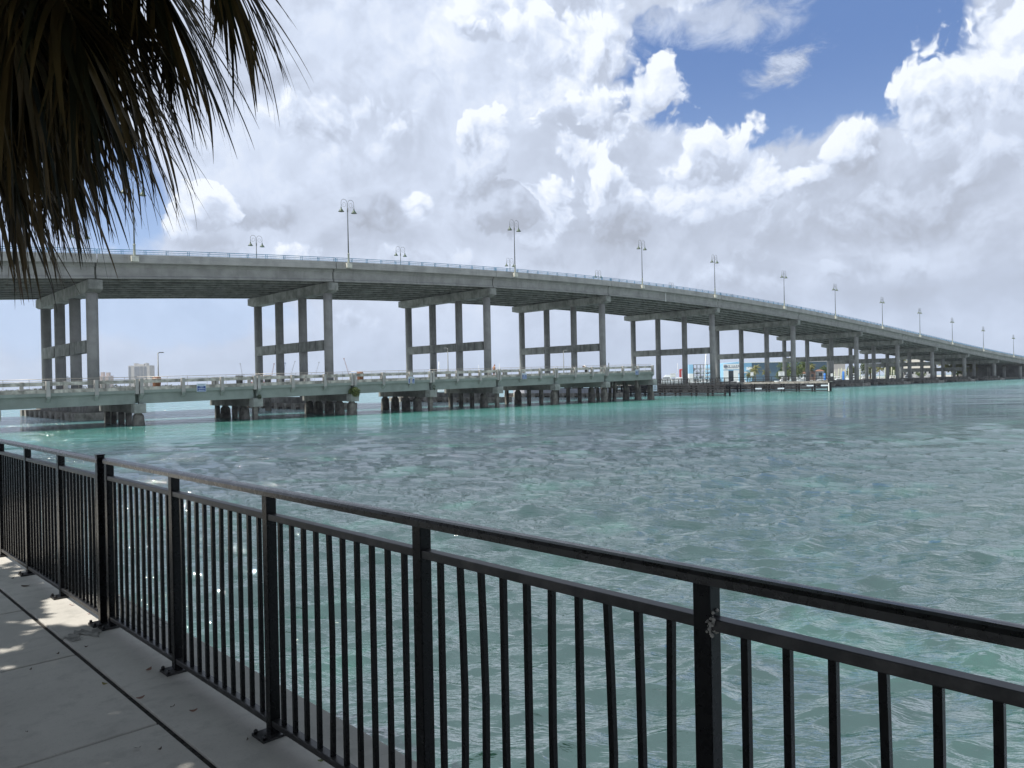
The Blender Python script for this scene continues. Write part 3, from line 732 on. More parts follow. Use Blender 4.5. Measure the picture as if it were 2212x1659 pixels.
pa = person(Wd(71.45 + .35, 81.3, LG(74) + 1.33), ANG, 'shirtless angler in a tan cap and dark shorts standing at the pier rail', J,
       [('face', 'skin', facefn((1, 0, 0))), ('eyes_and_mouth', 'black_cloth', eyes), ('cap', 'hut', cap_of), ('shorts', 'black_cloth', lambda mb, J: (mb.tube([(0, 0, 1.06), (0, 0, .95), (0, 0, .84)], [.155, .175, .19], 14), mb.tube([(0, .1, .88), (.02, .11, .55)], [.12, .10], 12), mb.tube([(0, -.1, .88), (.02, -.11, .55)], [.12, .10], 12)))])
# second person, bent forwards over the rail, white shirt, towards the left
J2 = dict(hip=((.1, 0, .98), .14), belly=((-.08, 0, 1.16), .14), chest=((-.30, 0, 1.24), .15), neck=((-.47, 0, 1.24), .058), head=((-.59, 0, 1.20), .095), crown=((-.67, 0, 1.18), .075),
          shl=((-.32, .19, 1.22), .065), ell=((-.36, .24, .96), .048), wrl=((-.58, .16, .86), .036), hal=((-.66, .12, .84), .034), shr=((-.32, -.19, 1.22), .065), elr=((-.34, -.25, .95), .048), wrr=((-.56, -.16, .84), .036), har=((-.64, -.12, .82), .034),
          thl=((.1, .10, .90), .10), knl=((.02, .11, .50), .062), anl=((.1, .12, .08), .042), tol=((-.05, .13, .03), .035), thr=((.1, -.10, .90), .10), knr=((.02, -.11, .50), .062), anr=((.1, -.12, .08), .042), tor=((-.05, -.13, .03), .035))
pb = person(Wd(91.3, 81.4, LG(90) + 1.33), ANG, 'stooping angler in a white shirt and black trousers near the pier end', J2,
       [('face', 'skin', facefn((-.8, 0, -.5))), ('hair', 'hair', lambda mb, J: mb.tube([(-.56, 0, 1.27), (-.66, 0, 1.25), (-.72, 0, 1.18)], [.08, .09, .05], 12)),
        ('shirt', 'white_cloth', lambda mb, J: (mb.tube([(.12, 0, 1.0), (-.08, 0, 1.18), (-.30, 0, 1.26), (-.44, 0, 1.25)], [.17, .175, .19, .10], 14), mb.tube([J['shl'][0], (-.35, .23, 1.06)], [.09, .075], 10), mb.tube([J['shr'][0], (-.34, -.24, 1.06)], [.09, .075], 10))),
        ('trousers', 'black_cloth', lambda mb, J: (mb.tube([(.1, 0, 1.02), (.1, 0, .86)], [.16, .17], 14), mb.tube([(.1, .1, .9), (.02, .11, .5), (.1, .12, .1)], [.115, .085, .07], 12), mb.tube([(.1, -.1, .9), (.02, -.11, .5), (.1, -.12, .1)], [.115, .085, .07], 12)))])
# lamp posts standing on the low pier
def onT(px, py, t):
    d = ray(px, py); k = t / (-DY * d.x + DX * d.y); return Vector((0, 0, H)) + d * k
def pier_lamp(px, ytop, label, side, group='lamp posts on the fishing pier'):
    p = onT(px, ytop, 91.0); z0 = LG(p.x * DX + p.y * DY) + 1.335; hgt = p.z - z0
    r = thing('pier_lamp', label, 'lamp post', (p.x, p.y, z0), 0, group)
    MB().lathe([(.12, .0), (.12, .3), (.075, .36), (.055, hgt)], 0, 0, 10).build('pole', 'pole', r)
    MB().bar((0, 0, hgt - .04), (side * .25, 0, hgt - .01), .06).build('arm', 'pole', r)
    MB().box(min(side * .16, side * .62), max(side * .16, side * .62), -.12, .12, hgt - .03, hgt + .07).build('lamp_head', 'grey' if side < 0 or px > 1000 else 'pole', r)
pier_lamp(341, 762, 'dark lamp post beside the left orange barrel', 1); pier_lamp(967, 752, 'lamp post with its head to the left, before the third pier\'s crossbeam', -1)
pier_lamp(1217, 757, 'lamp post with its head to the right, between the fourth pier\'s columns', 1)
p = onT(1315, 785, 91.); z0 = LG(p.x * DX + p.y * DY) + 1.335
r = thing('bare_post', 'short bare post behind the pier rail, right of the fourth pier lamp', 'post', (p.x, p.y, z0)); MB().lathe([(.09, 0), (.07, p.z - z0), (.09, p.z - z0 + .02), (.09, p.z - z0 + .1)], 0, 0, 8).build('shaft', 'pole', r)

# ------------------------------------------------------------------ timber channel fenders
def fender(name, label, A, B, zt, deck, rail, rails_z, mat='timber', topmat='timber', np_=9):
    A = Vector(A); B = Vector(B); L = (B - A).length; r = thing(name, label, 'timber fender', A, math.atan2(B.y - A.y, B.x - A.x))
    for i in range(np_):
        x = L * i / (np_ - 1)
        for y in (0.2, 1.9): MB().lathe([(.2, -1.), (.19, zt + (0 if rail else .1))], x, y, 8).build('pile', mat, r)
    for z in rails_z: MB().box(-.3, L + .3, -.12, .0, z - .10, z + .10).build('wale', mat if z < zt - .5 else topmat, r)
    if deck: MB().box(-.3, L + .3, -.05, 2.2, zt - .1, zt + .16).build('walkway', topmat, r)
    if rail:
        m = MB()
        for z in (.55, 1.1): m.box(-.3, L + .3, 1.95, 2.03, zt + .1 + z, zt + .2 + z); m.box(-.3, L + .3, .02, .10, zt + .1 + z, zt + .2 + z)
        n = int(L / 1.9)
        for i in range(n + 1):
            for y in (.0, 1.94): m.box(L * i / n - .06, L * i / n + .06, y, y + .1, zt - .1, zt + 1.3)
        m.build('handrail', mat, r)
    return r
A = Wd(127., 131.); B = Wd(128.2, 79.4)
fender('channel_fender', 'black timber walkway fender running from the fishing pier end under the bridge', A, B, 2.05, True, True, [.25, .75, 1.25, 1.7], np_=15)
A = Wd(157.2, 131.); B = Wd(165., 76.5)
f2 = fender('channel_fender', 'long timber fender with bleached top rail on the far side of the channel', A, B, 2.15, True, False, [.25, .85, 1.4, 1.95], topmat='timber_top', np_=17)
L2 = (B - A).length; m = MB()
for z in (.5, 1.1): m.box(0, L2, 2.0, 2.1, 2.3 + z, 2.4 + z)
for i in range(30): m.box(L2 * i / 29 - .05, L2 * i / 29 + .05, 2.0, 2.1, 2.1, 3.5)
m.build('handrail', 'timber', f2)
m = MB()
for x, z in ((38.8, .82), (44., .82), (50.5, 1.4), (53.6, 1.4)): m.box(x, x + 1.5, -.16, -.125, z - .2, z + .1)
m.build('reflector_panels', 'sign_white', f2)
MB().box(L2 + .15, L2 + .45, -.5, -.3, -.5, 3.4).build('end_post', 'timber', f2)
MB().box(L2 + .2, L2 + .4, -.56, -.52, .1, 1.9).build('end_marker', 'white', f2)
def wsign(px, py, wpx, hpx, Y, label, emblem=False):
    a = at(px, py, Y); k = Y / F; r = thing('warning_sign', label, 'sign', a, 0); w, h = wpx * k, hpx * k
    bevel(MB().box(-w / 2, w / 2, 0, .05, -h / 2, h / 2).build('board', 'white', r), .02)
    m = MB()
    for z, a_ in ((.36, .34), (-.36, .36)): m.box(-a_ * w, a_ * w, -.012, -.003, (z - .05) * h, (z + .05) * h)
    m.build('lettering', 'ink_pale', r)
    if emblem: m = MB(); m.tube([(.19 * h * math.cos(i * .3927), -.01, .19 * h * math.sin(i * .3927)) for i in range(17)], .03 * h, 6); m.build('ring_emblem', 'ink_pale', r)
wsign(1688, 807.5, 13, 9.5, 168, 'larger white sign with a ring emblem on the far fender handrail', True)
wsign(1624.5, 808, 6.5, 8.5, 169, 'small square white sign on the far fender handrail, left of the ring sign')
wsign(1454, 811, 12, 9, 150, 'grey white board fixed to the near fender handrail left of the boat rack')
wsign(1797, 810, 5, 7, 166, 'small sign on the end post of the far fender')

# ------------------------------------------------------------------ far shores
def land(name, pts, z, mat):
    mb = MB(); n = len(pts); top = [(p[0], p[1], z) for p in pts]; bot = [(p[0], p[1], -1.5) for p in pts]
    mb.loft([bot, top]); structure(mb.build(name, mat))
sb = [onz(2240, 821.0), onz(2190, 820.8), onz(2168, 818.6)]
land('ground', [Wd(424, 90), Wd(424, 134), Wd(395, 190), (170, 430), (120, 470), (40, 520), (40, 900), (1200, 900), (1200, 200), (560, 330), Wd(560, 80), Wd(470, 84)], .9, 'sand')
land('far_shore', [(-1500, 1100), (-900, 1000), (-420, 1050), (-150, 1500), (40, 1500), (300, 1000), (300, 3000), (-1500, 3000)], .8, 'ground')
# west embankment under the left of the frame (park island)
rt = random.Random(21)
def tree(px, Y, hpx, wpx, label, kind='round', group=None, zb=1., mat='leaf_far', n=1500):
    k = Y / F; h = hpx * k; w = wpx * k / 2; c = at(px, 820, Y)
    r = thing('palm_tree' if kind == 'palm' else 'shade_tree', label, 'palm tree' if kind == 'palm' else 'tree', (c.x, Y, zb), 0, group)
    if kind == 'palm':
        bend = rt.uniform(-.08, .08) * h
        MB().tube([(0, 0, 0), (bend * .3, 0, h * .4), (bend, 0, h * .78)], [.22, .16, .14], 8).build('trunk', 'trunk_pale', r)
        mb = MB(); L = w * 1.05
        for i in range(26):
            a = rt.uniform(0, 6.283); e = rt.uniform(-.5, 1.2); d = Vector((math.cos(a) * math.cos(e), math.sin(a) * math.cos(e), math.sin(e)))
            p = Vector((bend, 0, h * .78)); pts = []
            for q in range(8): pts.append(p.copy()); p = p + d * L / 7; d = (d + Vector((0, 0, -.22))).normalized()
            for q in range(7):
                a0, a1 = pts[q], pts[q + 1]; dd = (a1 - a0).normalized(); sd_ = dd.cross(Vector((0, 0, 1))).normalized()
                for u in (0., .33, .66):
                    b0 = a0.lerp(a1, u)
                    for sg in (-1, 1):
                        wl = L * .30 * (1 - .75 * abs((q + u) / 7 - .35)); tip = b0 + sd_ * sg * wl * .8 + dd * wl * .35 + Vector((0, 0, -wl * .45))
                        mb.add([b0, b0 + dd * L * .05, tip], [(0, 1, 2)])
        mb.build('crown', mat, r)
    else:
        mb = MB(); mb.tube([(0, 0, 0), (.05 * w, 0, h * .45)], [max(.15, .06 * h), .04 * h], 8)
        for i in range(5):
            a = rt.uniform(0, 6.28); mb.tube([(.03 * w, 0, h * .3), (math.cos(a) * w * .5, math.sin(a) * w * .5, h * .7)], [.03 * h, .012 * h], 6)
        mb.build('trunk', 'bark', r)
        mb = MB()
        for i in range(9):
            a = rt.uniform(0, 6.28); rr_ = rt.uniform(.15, .62) * w; zz = h * rt.uniform(.35, .78)
            q = rt.uniform(.32, .5)
            leafclump(mb, (math.cos(a) * rr_, math.sin(a) * rr_, zz), (w * q, w * q, h * .24), n // 9, h * .055, rt)
        mb.build('crown', mat, r)
    return r
def yacht(px, ybot, wpx, hpx, Y, label, kind='cruiser', flip=1, group='white boats in the marina', mat='gel', canvas=None):
    k = Y / F; L = wpx * k; h = hpx * k; c = at(px, ybot, Y)
    r = thing('motor_boat', label, 'boat', (c.x, Y, 0), 0, group); f = flip
    b = L * .16; hh = h * .42
    secs = []
    for u in np.linspace(0, 1, 9):
        x = (-.5 + u) * L * f; ww = b * (1 - max(0, (u - .55) / .45) ** 2 * .96); sh = hh * (1 + .28 * u)
        secs.append([(x, -ww * .75, -.3), (x, ww * .75, -.3), (x + .02 * L * f * u, ww, sh), (x + .02 * L * f * u, -ww, sh)])
    MB().loft(secs).build('hull', mat, r)
    def dk(x0, x1, z0, z1, ww, rake, m, nm):
        MB().loft([[(f * x * L, -ww * b, z * h), (f * x * L, ww * b, z * h)] for x, z in ()] or [[(f * x0 * L, -ww * b, z0 * h), (f * x1 * L, -ww * b, z0 * h), (f * (x1 - rake) * L, -ww * b * .9, z1 * h), (f * (x0 + rake * .2) * L, -ww * b * .9, z1 * h)],
                   [(f * x0 * L, ww * b, z0 * h), (f * x1 * L, ww * b, z0 * h), (f * (x1 - rake) * L, ww * b * .9, z1 * h), (f * (x0 + rake * .2) * L, ww * b * .9, z1 * h)]]).build(nm, m, r)
    if kind == 'big':
        dk(-.42, .26, .44, .62, .8, .10, mat, 'cabin'); dk(-.38, .20, .63, .80, .7, .12, mat, 'upper_deck'); dk(-.30, .06, .81, .96, .6, .1, mat, 'flybridge')
        dk(-.30, .245, .50, .57, .83, .03, 'dark', 'window'); dk(-.28, .17, .68, .75, .73, .03, 'dark', 'window')
    elif kind == 'cruiser':
        dk(-.25, .22, .44, .72, .75, .14, mat, 'cabin'); dk(-.2, .17, .52, .62, .78, .05, 'dark', 'window')
        dk(-.32, .05, .93, 1.0, .8, .03, canvas or mat, 'hardtop')
        m = MB()
        for x in (-.28, 0.0):
            for y in (-.6, .6): m.bar((f * x * L, y * b, .7 * h), (f * x * L, y * b, .94 * h), .04 * h)
        m.build('pillars', 'grey', r)
    else:
        dk(-.10, .08, .40, .78, .4, .04, mat, 'console'); dk(-.2, .14, .93, .99, .75, .02, canvas or mat, 'hardtop')
        m = MB()
        for x in (-.15, .09):
            for y in (-.55, .55): m.bar((f * x * L, y * b, .4 * h), (f * x * L, y * b, .94 * h), .035 * h)
        m.build('pillars', 'grey', r)
        MB().box(-f * .5 * L - .35, -f * .5 * L + .1, -.3, .3, 0, h * .5).build('outboard', 'dark', r)
    return r
def sailboat(px, ytop, Y, label, wpx=22, lean=0., mastw=.12, faint=False):
    p = at(px, ytop, Y); k = Y / F; L = wpx * k; r = thing('sailboat', label, 'sailboat', (p.x, Y, 0), 0, 'sailing yachts with bare masts')
    secs = []
    for u in np.linspace(0, 1, 9):
        ww = L * .14 * math.sin(math.pi * min(1, .12 + u * .9)) + .02; x = (u - .5) * L; secs.append([(x, -ww * .5, -.3), (x, ww * .5, -.3), (x, ww, 1.2 + .3 * u), (x, -ww, 1.2 + .3 * u)])
    MB().loft(secs).build('hull', 'gel', r); MB().box(-L * .2, L * .15, -L * .07, L * .07, 1.25, 1.9).build('cabin', 'gel', r)
    MB().tube([(0, 0, 1), (lean, 0, p.z)], mastw, 6).build('mast', 'white' if not faint else 'crane', r)
    m = MB()
    for x in (-.45, .45): m.tube([(x * L, 0, 1.4), (lean, 0, p.z * .96)], mastw * .25, 4)
    m.build('stays', 'grey', r); MB().bar((0, 0, 2.6), (-L * .4, 0, 2.6), mastw * 1.6).build('boom', 'white', r)
sailboat(1551 / 1.8228 + 0, 803, 560, 'small sailboat with a short white mast right of the second pier', 14)
sailboat(948, 781, 300, 'sailboat with a tall white mast seen between the third pier\'s left columns', 20, mastw=.14)
sailboat(1034, 788, 420, 'sailboat with a thin mast left of the third pier\'s last column', 14, mastw=.07); sailboat(1030 + 48.5, 785, 400, 'sailboat with a pale mast right of the third pier', 12, mastw=.08)
sailboat(1306, 783, 420, 'sailboat mast between the fourth and fifth piers', 14, mastw=.09); sailboat(1520, 762, 380, 'sailboat with a tall thick white mast above the boat rack', 30, lean=1.2, mastw=.22)
sailboat(1462, 785, 420, 'grey masted sailboat behind the white motor yachts', 18, lean=.4, mastw=.08); sailboat(1665, 783, 560, 'sailboat mast above the long blue shed roof', 16, mastw=.1)
sailboat(1706, 768, 430, 'sailboat mast seen right of the sixth pier columns', 16, mastw=.12); sailboat(1791, 776, 430, 'sailboat mast just right of the seventh pier', 18, mastw=.15)
sailboat(1245, 784, 420, 'slim antenna-like mast between the fourth pier\'s last two columns', 12, mastw=.10)

# marina shed with the name over the door
def shed():
    Y = 430.; k = Y / F; c = at(1640, 824, Y); x0 = at(1563, 824, Y).x - c.x; x1 = at(1601, 824, Y).x - c.x; x2 = at(1706, 824, Y).x - c.x + 10
    r = thing('boat_shed', 'large boat shed with white front, name lettering over a dark doorway and blue side wall', 'boat shed', (c.x, Y, .9))
    zt = at(1580, 785.5, Y).z - .9; zr = at(1600, 781, Y).z - .9
    def zz(py): return at(1580, py, Y).z - .9
    m = MB(); m.loft([[(x0, y, 0), (x1, y, 0), (x1, y, zr), (x0, y, zt)] for y in (0, 40)]); m.build('front_block', 'lblue', r)
    MB().box(x0 - .1, x1 + .1, -.15, -.02, zz(798), zt - .2).build('name_board', 'white', r)
    MB().box(x0, x0 + 2.8, -.08, -.02, 0, zz(800)).build('door_leaf', 'white', r)
    MB().box(x1 - 4.2, x1 - 1., -.08, -.02, 0, zz(800)).build('door_leaf', 'white', r)
    xa = at(1573, 820, Y).x - c.x; xb = at(1590, 820, Y).x - c.x
    MB().box(x0 + 2.9, xb - .6, -.06, -.015, 0, zz(801)).build('doorway', 'dark', r)
    textmesh('name_lettering', 'SAFE HARBOR', 1.55, 'navy', r, ((x0 + x1) / 2 + .9, -.17, zz(791.3)), (math.pi / 2, 0, 0), .02, wide=1.18)
    MB().box((x0 + x1) / 2 - 2.6, (x0 + x1) / 2 + 3.2, -.19, -.16, zz(794.6), zz(793.8)).build('subtitle_line', 'navy', r)
    m = MB(); cx, cz = x0 + 1.25, zz(791.8); m.tube([(cx + .8 * math.cos(i * .3927), -.2, cz + .8 * math.sin(i * .3927)) for i in range(17)], .12, 6)
    for a in range(4): m.bar((cx, -.2, cz), (cx + .75 * math.cos(a * 1.571 + .2), -.2, cz + .75 * math.sin(a * 1.571 + .2)), .14)
    m.build('round_emblem', 'navy', r)
    MB().box(x1 + .01, x1 + 6., -.3, 38, 0, zz(784)).build('light_blue_bay', 'lblue', r)
    MB().box(x1 + 6.01, x2 + 12, .3, 38, 0, zz(784.6)).build('side_wall', 'dblue', r)
    MB().box(x1 - 1, x2 + 12.5, -.8, 39, zz(784.5), zz(783)).build('roof', 'white', r)
    MB().box(x1 + 3., x1 + 6.2, -.5, -.31, zz(800), zz(793.5)).build('white_panel', 'white', r)
shed()
def boat_rack():
    Y = 400.; c = at(1515, 824, Y); r = thing('boat_rack', 'open steel dry-stack rack of boats with a blue and white end panel', 'boat rack', (c.x, Y, .9))
    xl, xr = at(1487, 0, Y).x - c.x, at(1545, 0, Y).x - c.x; zt = at(1515, 787, Y).z - .9
    xl = at(1498, 815, Y).x - c.x; xr = at(1536, 815, Y).x - c.x
    m = MB()
    for i in range(6): x = xl + (xr - xl) * i / 5; m.box(x - .12, x + .12, 0, .25, 0, zt); m.box(x - .12, x + .12, 7, 7.25, 0, zt)
    for q in range(5): z = zt * (q + 1) / 5; m.box(xl, xr, 0, .25, z - .14, z); m.box(xl, xr, 7, 7.25, z - .14, z)
    m.build('frame', 'pole', r); MB().box(xl - 2.2, xl - .1, -.1, 7.4, zt * .5, zt).build('blue_panel', 'lblue', r); MB().box(xl - 2.2, xl - .1, -.1, 7.4, 0, zt * .5).build('white_panel', 'white', r)
    q = 0
    for lev in range(4):
        for i in range(5):
            if lev == 3 and i % 2: continue
            x = xl + (xr - xl) * (i + .5) / 5; z = zt * lev / 5 + .4 + .9; q += 1
            b = thing('racked_boat', 'small motor boat stored on rack level %s, bay %s from the left' % (['one', 'two', 'three', 'four'][lev], ['one', 'two', 'three', 'four', 'five'][i]), 'boat', (c.x + x, Y + .3, z), 0, 'boats stored in the dry-stack rack')
            MB().loft([[(-.8 * u, y, 1.1), (-.05, y, .15), (.05, y, .15), (.8 * u, y, 1.1)] for y, u in ((0, 1), (4, 1), (6.4, .1))]).build('hull', 'gel' if (i + lev) % 3 else 'grey', b)
boat_rack()
def redshop():
    Y = 405.; c = at(1492, 824, Y); r = thing('red_canopy_shop', 'low shed with a red roof edge left of the boat rack', 'shed', (c.x, Y, .9)); z = lambda p: at(1492, p, Y).z - .9
    xl, xr = at(1481, 815, Y).x - c.x, at(1499, 815, Y).x - c.x
    MB().box(xl, xr, .5, 9, 0, z(799)).build('wall', 'grey', r); MB().box(xl - .4, xr + .4, -.6, 9.3, z(799), z(796)).build('roof_fascia', 'red', r)
    for i in range(3): x = xl + (xr - xl) * (i + .3) / 3; MB().box(x, x + 1.1, .42, .49, 0, z(801.5)).build('opening', 'dark', r)
    MB().box(xl - 3.2, xl - 2.2, -.5, .5, 0, z(797)).build('red_column', 'red', r)
redshop()
def box_house(px0, px1, ybase, ywall, yroof, Y, label, wall, roof, wins=0, zb=.9):
    a = at(px0, ybase, Y); b = at(px1, ybase, Y); w = b.x - a.x; zw = at(px0, ywall, Y).z - zb; zr = at((px0 + px1) / 2, yroof, Y).z - zb
    r = thing('house', label, 'house', (a.x, Y, zb)); d = w * .7
    MB().box(0, w, 0, d, 0, zw).build('wall', wall, r)
    e = w * .06; m = MB(); m.add([(-e, -e, zw), (w + e, -e, zw), (w + e, d + e, zw), (-e, d + e, zw), (w * .3, d * .5, zr), (w * .7, d * .5, zr)], [(0, 1, 5, 4), (1, 2, 5), (2, 3, 4, 5), (3, 0, 4), (3, 2, 1, 0)]); m.build('roof', roof, r)
    for i in range(wins):
        x = w * (i + .5) / wins; f = MB().box(x - w * .22 / wins, x + w * .22 / wins, -.06, -.01, zw * .45, zw * .85).build('window', 'dark', r)
    return r
box_house(1722, 1742, 824, 808, 798, 395, 'small hut with a brown pyramid roof behind the boats', 'gel', 'hut', 3)
box_house(1747, 1762, 824, 806, 801, 400, 'low brown-roofed hut right of the pyramid-roofed hut', 'hut', 'hut', 1); box_house(1764, 1781, 824, 802, 798, 402, 'grey boxy building beside the low brown hut', 'grey', 'hut', 1)
box_house(1944, 1966, 822, 801, 792, 400, 'pale house wing with a hipped roof left of the big grey roof', 'tower', 'roof_grey', 3); box_house(1958, 2022, 822, 797, 776, 420, 'big waterfront house with a pale grey hipped roof', 'gel', 'roof_grey', 7)
box_house(1775, 1826, 815, 783, 780, 640, 'distant pale flat-roofed building behind the pilings', 'tower', 'roof_grey', 0)
box_house(1600, 1622, 824, 806, 803, 395, 'low blue-grey cabin in front of the shed', 'lblue', 'grey', 2)
for a in [(1633, 390, 30, 26, 'feathery palm before the blue shed wall, tallest there', 'palm'), (1620, 385, 17, 20, 'low palm left of the tallest shed palm', 'palm'), (1655, 388, 22, 20, 'palm right of the tallest shed palm', 'palm'),
          (1703, 392, 37, 58, 'broad dense green tree behind the sixth pier', 'round'), (1685, 386, 20, 34, 'low bright green tree left of the broad dense tree', 'round'), (1741, 405, 38, 34, 'green tree over the pyramid-roofed hut', 'round'),
          (1752, 400, 36, 22, 'palm beside the pyramid-roofed hut', 'palm'), (1784, 420, 32, 26, 'dark wind-blown tree right of the seventh pier', 'round'),
          (1840, 430, 30, 30, 'light green tree behind the first row of pilings', 'round'), (1880, 430, 32, 36, 'tree behind the middle pilings', 'round'), (1918, 430, 38, 34, 'tall dark tree left of the big grey-roofed house', 'round'), (1900, 410, 26, 20, 'palm among the pilings', 'palm'),
          (1940, 410, 30, 26, 'dark tree over the hipped-roof wing', 'round'), (1952, 385, 42, 26, 'tall palm in front of the big grey-roofed house', 'palm'), (1990, 380, 14, 22, 'small shrubby tree in front of the big house', 'round'),
          (2042, 370, 30, 30, 'yellow-green palm cluster left part, behind the ninth pier', 'palm'), (2056, 372, 32, 30, 'yellow-green palm cluster middle part', 'palm'), (2080, 368, 32, 32, 'yellow-green palm right of the tenth pier', 'palm'), (2068, 380, 34, 40, 'bushy olive tree behind the yellow palms', 'round'),
          (2100, 366, 26, 22, 'palm left of the bright gap near the abutment', 'palm'), (2128, 440, 22, 36, 'round green tree in the bright gap near the abutment', 'round')]:
    tree(a[0], a[1], a[2] * 1.12, a[3] * 1.2, a[4], a[5], 'trees along the marina shore', mat='leaf_palm' if a[5] == 'palm' else 'leaf_far', n=1300)
LABP = ['short pale piling just right of the first blue piling', 'left piling of the tall close group before the light green tree', 'second piling of the tall close group before the light green tree', 'tall pale piling right of the second blue piling',
        'pale piling at the right end of the tall close group', 'pale piling hard by the seventh pier\'s right column', 'second pale piling right of the seventh pier', 'pale piling midway between the seventh and eighth piers', 'left piling of the trio before the tall dark tree',
        'middle piling of the trio before the tall dark tree', 'right and tallest piling of the trio before the tall dark tree', 'stubby piling under the tall dark tree', 'shortest pale piling, left of the grey-roofed house', 'thin pale piling between the two closely set column rows']
for (px, yt) in ((1803, 804), (1812, 797), (1818, 796), (1826, 798), (1833, 797), (1870, 795), (1875, 796), (1884, 797), (1912, 795), (1919, 796), (1926, 794), (1966 - 35, 800), (1945, 806), (1858, 799)):
    Y = 330 + (px % 7) * 4; p = at(px, yt, Y); o = MB().lathe([(.28, -.5), (.28, p.z), (.05, p.z + .3)], 0, 0, 8).build('mooring_piling', 'piling'); o.location = (p.x, Y, 0)
    tag(o, LABP.pop(0), 'piling', 'pale mooring pilings')
for px, yt, lab in ((1781.5, 807, 'bright blue piling left of the seventh pier column'), (1822, 803, 'bright blue piling among the moored white boats')):
    p = at(px, yt, 300); o = MB().lathe([(.42, -.5), (.42, p.z), (.1, p.z + .2)], 0, 0, 12).build('blue_piling', 'piling_blue'); o.location = (p.x, 300, 0); tag(o, lab, 'piling')
BO = [(1437, 824, 34, 26, 330, 'largest white motor yacht, nearest the fishing pier end', 'big', -1), (1462, 824, 44, 19, 345, 'long low white yacht behind the near fender', 'big', -1), (1455, 828, 40, 11, 300, 'white cruiser in front of the long low yacht', 'cruiser', -1),
      (1500, 827, 30, 12, 320, 'white cruiser left of the rack panel', 'cruiser', -1), (1535, 827, 24, 10, 320, 'white boat under the boat rack', 'open', 1), (1604, 826, 24, 14, 340, 'white cruiser before the shed doorway', 'cruiser', -1), (1580, 827, 20, 8, 330, 'low white boat left of the shed cruiser', 'open', -1),
      (1690, 826, 34, 14, 330, 'white sport cruiser with a dark windscreen below the broad tree', 'cruiser', -1), (1733, 825, 30, 13, 340, 'white yacht before the pyramid-roofed hut', 'big', -1), (1768, 826, 30, 9, 330, 'white boat before the grey boxy building', 'cruiser', -1), (1752, 827, 26, 8, 320, 'white launch left of the first blue piling', 'open', 1),
      (1812, 826, 30, 15, 320, 'white cruiser behind the second blue piling', 'cruiser', 1), (1840, 826, 26, 20, 330, 'tall sportfisher with a flybridge', 'cruiser', -1), (1866, 826, 18, 16, 320, 'white boat between the seventh pier columns', 'cruiser', 1), (1893, 826, 16, 13, 320, 'small pale boat with teal cover', 'open', 1),
      (1906, 826, 26, 12, 330, 'boat under a teal canopy between columns', 'open', 1), (1925, 825, 24, 14, 330, 'white boat left of the eighth pier', 'cruiser', -1), (1961, 824, 22, 22, 330, 'white double-deck houseboat before the big house', 'big', -1), (1986, 824, 20, 12, 330, 'white boat in front of the big house, right of the houseboat', 'cruiser', 1),
      (2013, 823, 34, 12, 330, 'boat with a blue canopy left of the ninth pier', 'open', 1)]
for b in BO:
    cv = 'canvas_blue' if 'blue canopy' in b[5] else ('canvas_teal' if 'teal' in b[5] else None)
    yacht(b[0], b[1], b[2], b[3], b[4], b[5], b[6], b[7], canvas=cv)

# ------------------------------------------------------------------ far skyline
def tower(px0, px1, ytop, Y, label, wall, crowns, balc):
    a = at(px0, ytop, Y); b = at(px1, ytop, Y); w = b.x - a.x; h = a.z; r = thing('high_rise', label, 'high-rise', (a.x, Y, 0), 0, 'apartment towers on the far shore')
    MB().box(0, w, 0, w * .5, 0, h).build('wall', wall, r); q = Y / F
    for (u0, u1, dz) in crowns: MB().box(u0 * w, u1 * w, w * .1, w * .4, h + .01, h + dz * q).build('roof_block', wall, r)
    for (u0, u1) in balc:
        m = MB(); n = 22
        for i in range(n): m.box(u0 * w, u1 * w, -.7, -.02, h * (.04 + .93 * i / n), h * (.04 + .93 * i / n) + h / n * .55)
        m.build('balconies', 'tower_glass', r)
tower(277, 323, 790, 2200, 'broad pale apartment tower with dark balcony stacks', 'tower', [(.22, .32, 5), (.3, .75, 3), (.7, .8, 5)], [(.02, .10), (.28, .40), (.42, .52), (.56, .68), (.72, .85)])
tower(215, 239, 812, 2600, 'pinkish apartment tower with two rounded turrets', 'tower_pink', [(.05, .3, 8), (.55, .8, 7)], [(.3, .45), (.8, .95)])
tower(141, 149, 815, 2700, 'slim greenish tower glimpsed between the first pier columns', 'tower_glass', [(.2, .6, 2)], [(.1, .9)]); tower(172, 177, 814, 2700, 'thin grey tower right of the first pier\'s third column', 'tower_glass', [(.2, .6, 2)], [(.1, .9)])
def treeline(x0, x1, Y, label):
    mb = MB(); n = int((x1 - x0) / 1.2)
    for i in range(n):
        x = rt.uniform(x0, x1); y = rt.uniform(0, 60); hh = rt.uniform(2.5, 5.5) * (1 + .35 * math.sin(x * .02) + .25 * math.sin(x * .063))
        leafclump(mb, (x, y, 1 + hh * .5), (4.5, 4, hh * .62), 26, 1.1, rt)
    o = mb.build('tree_belt', 'leaf_haze'); o.location = (0, Y, 0); o['kind'] = 'stuff'; tag(o, label, 'tree belt')
treeline(-760, -330, 1060, 'low hazy belt of trees along the far shore behind the fishing pier')
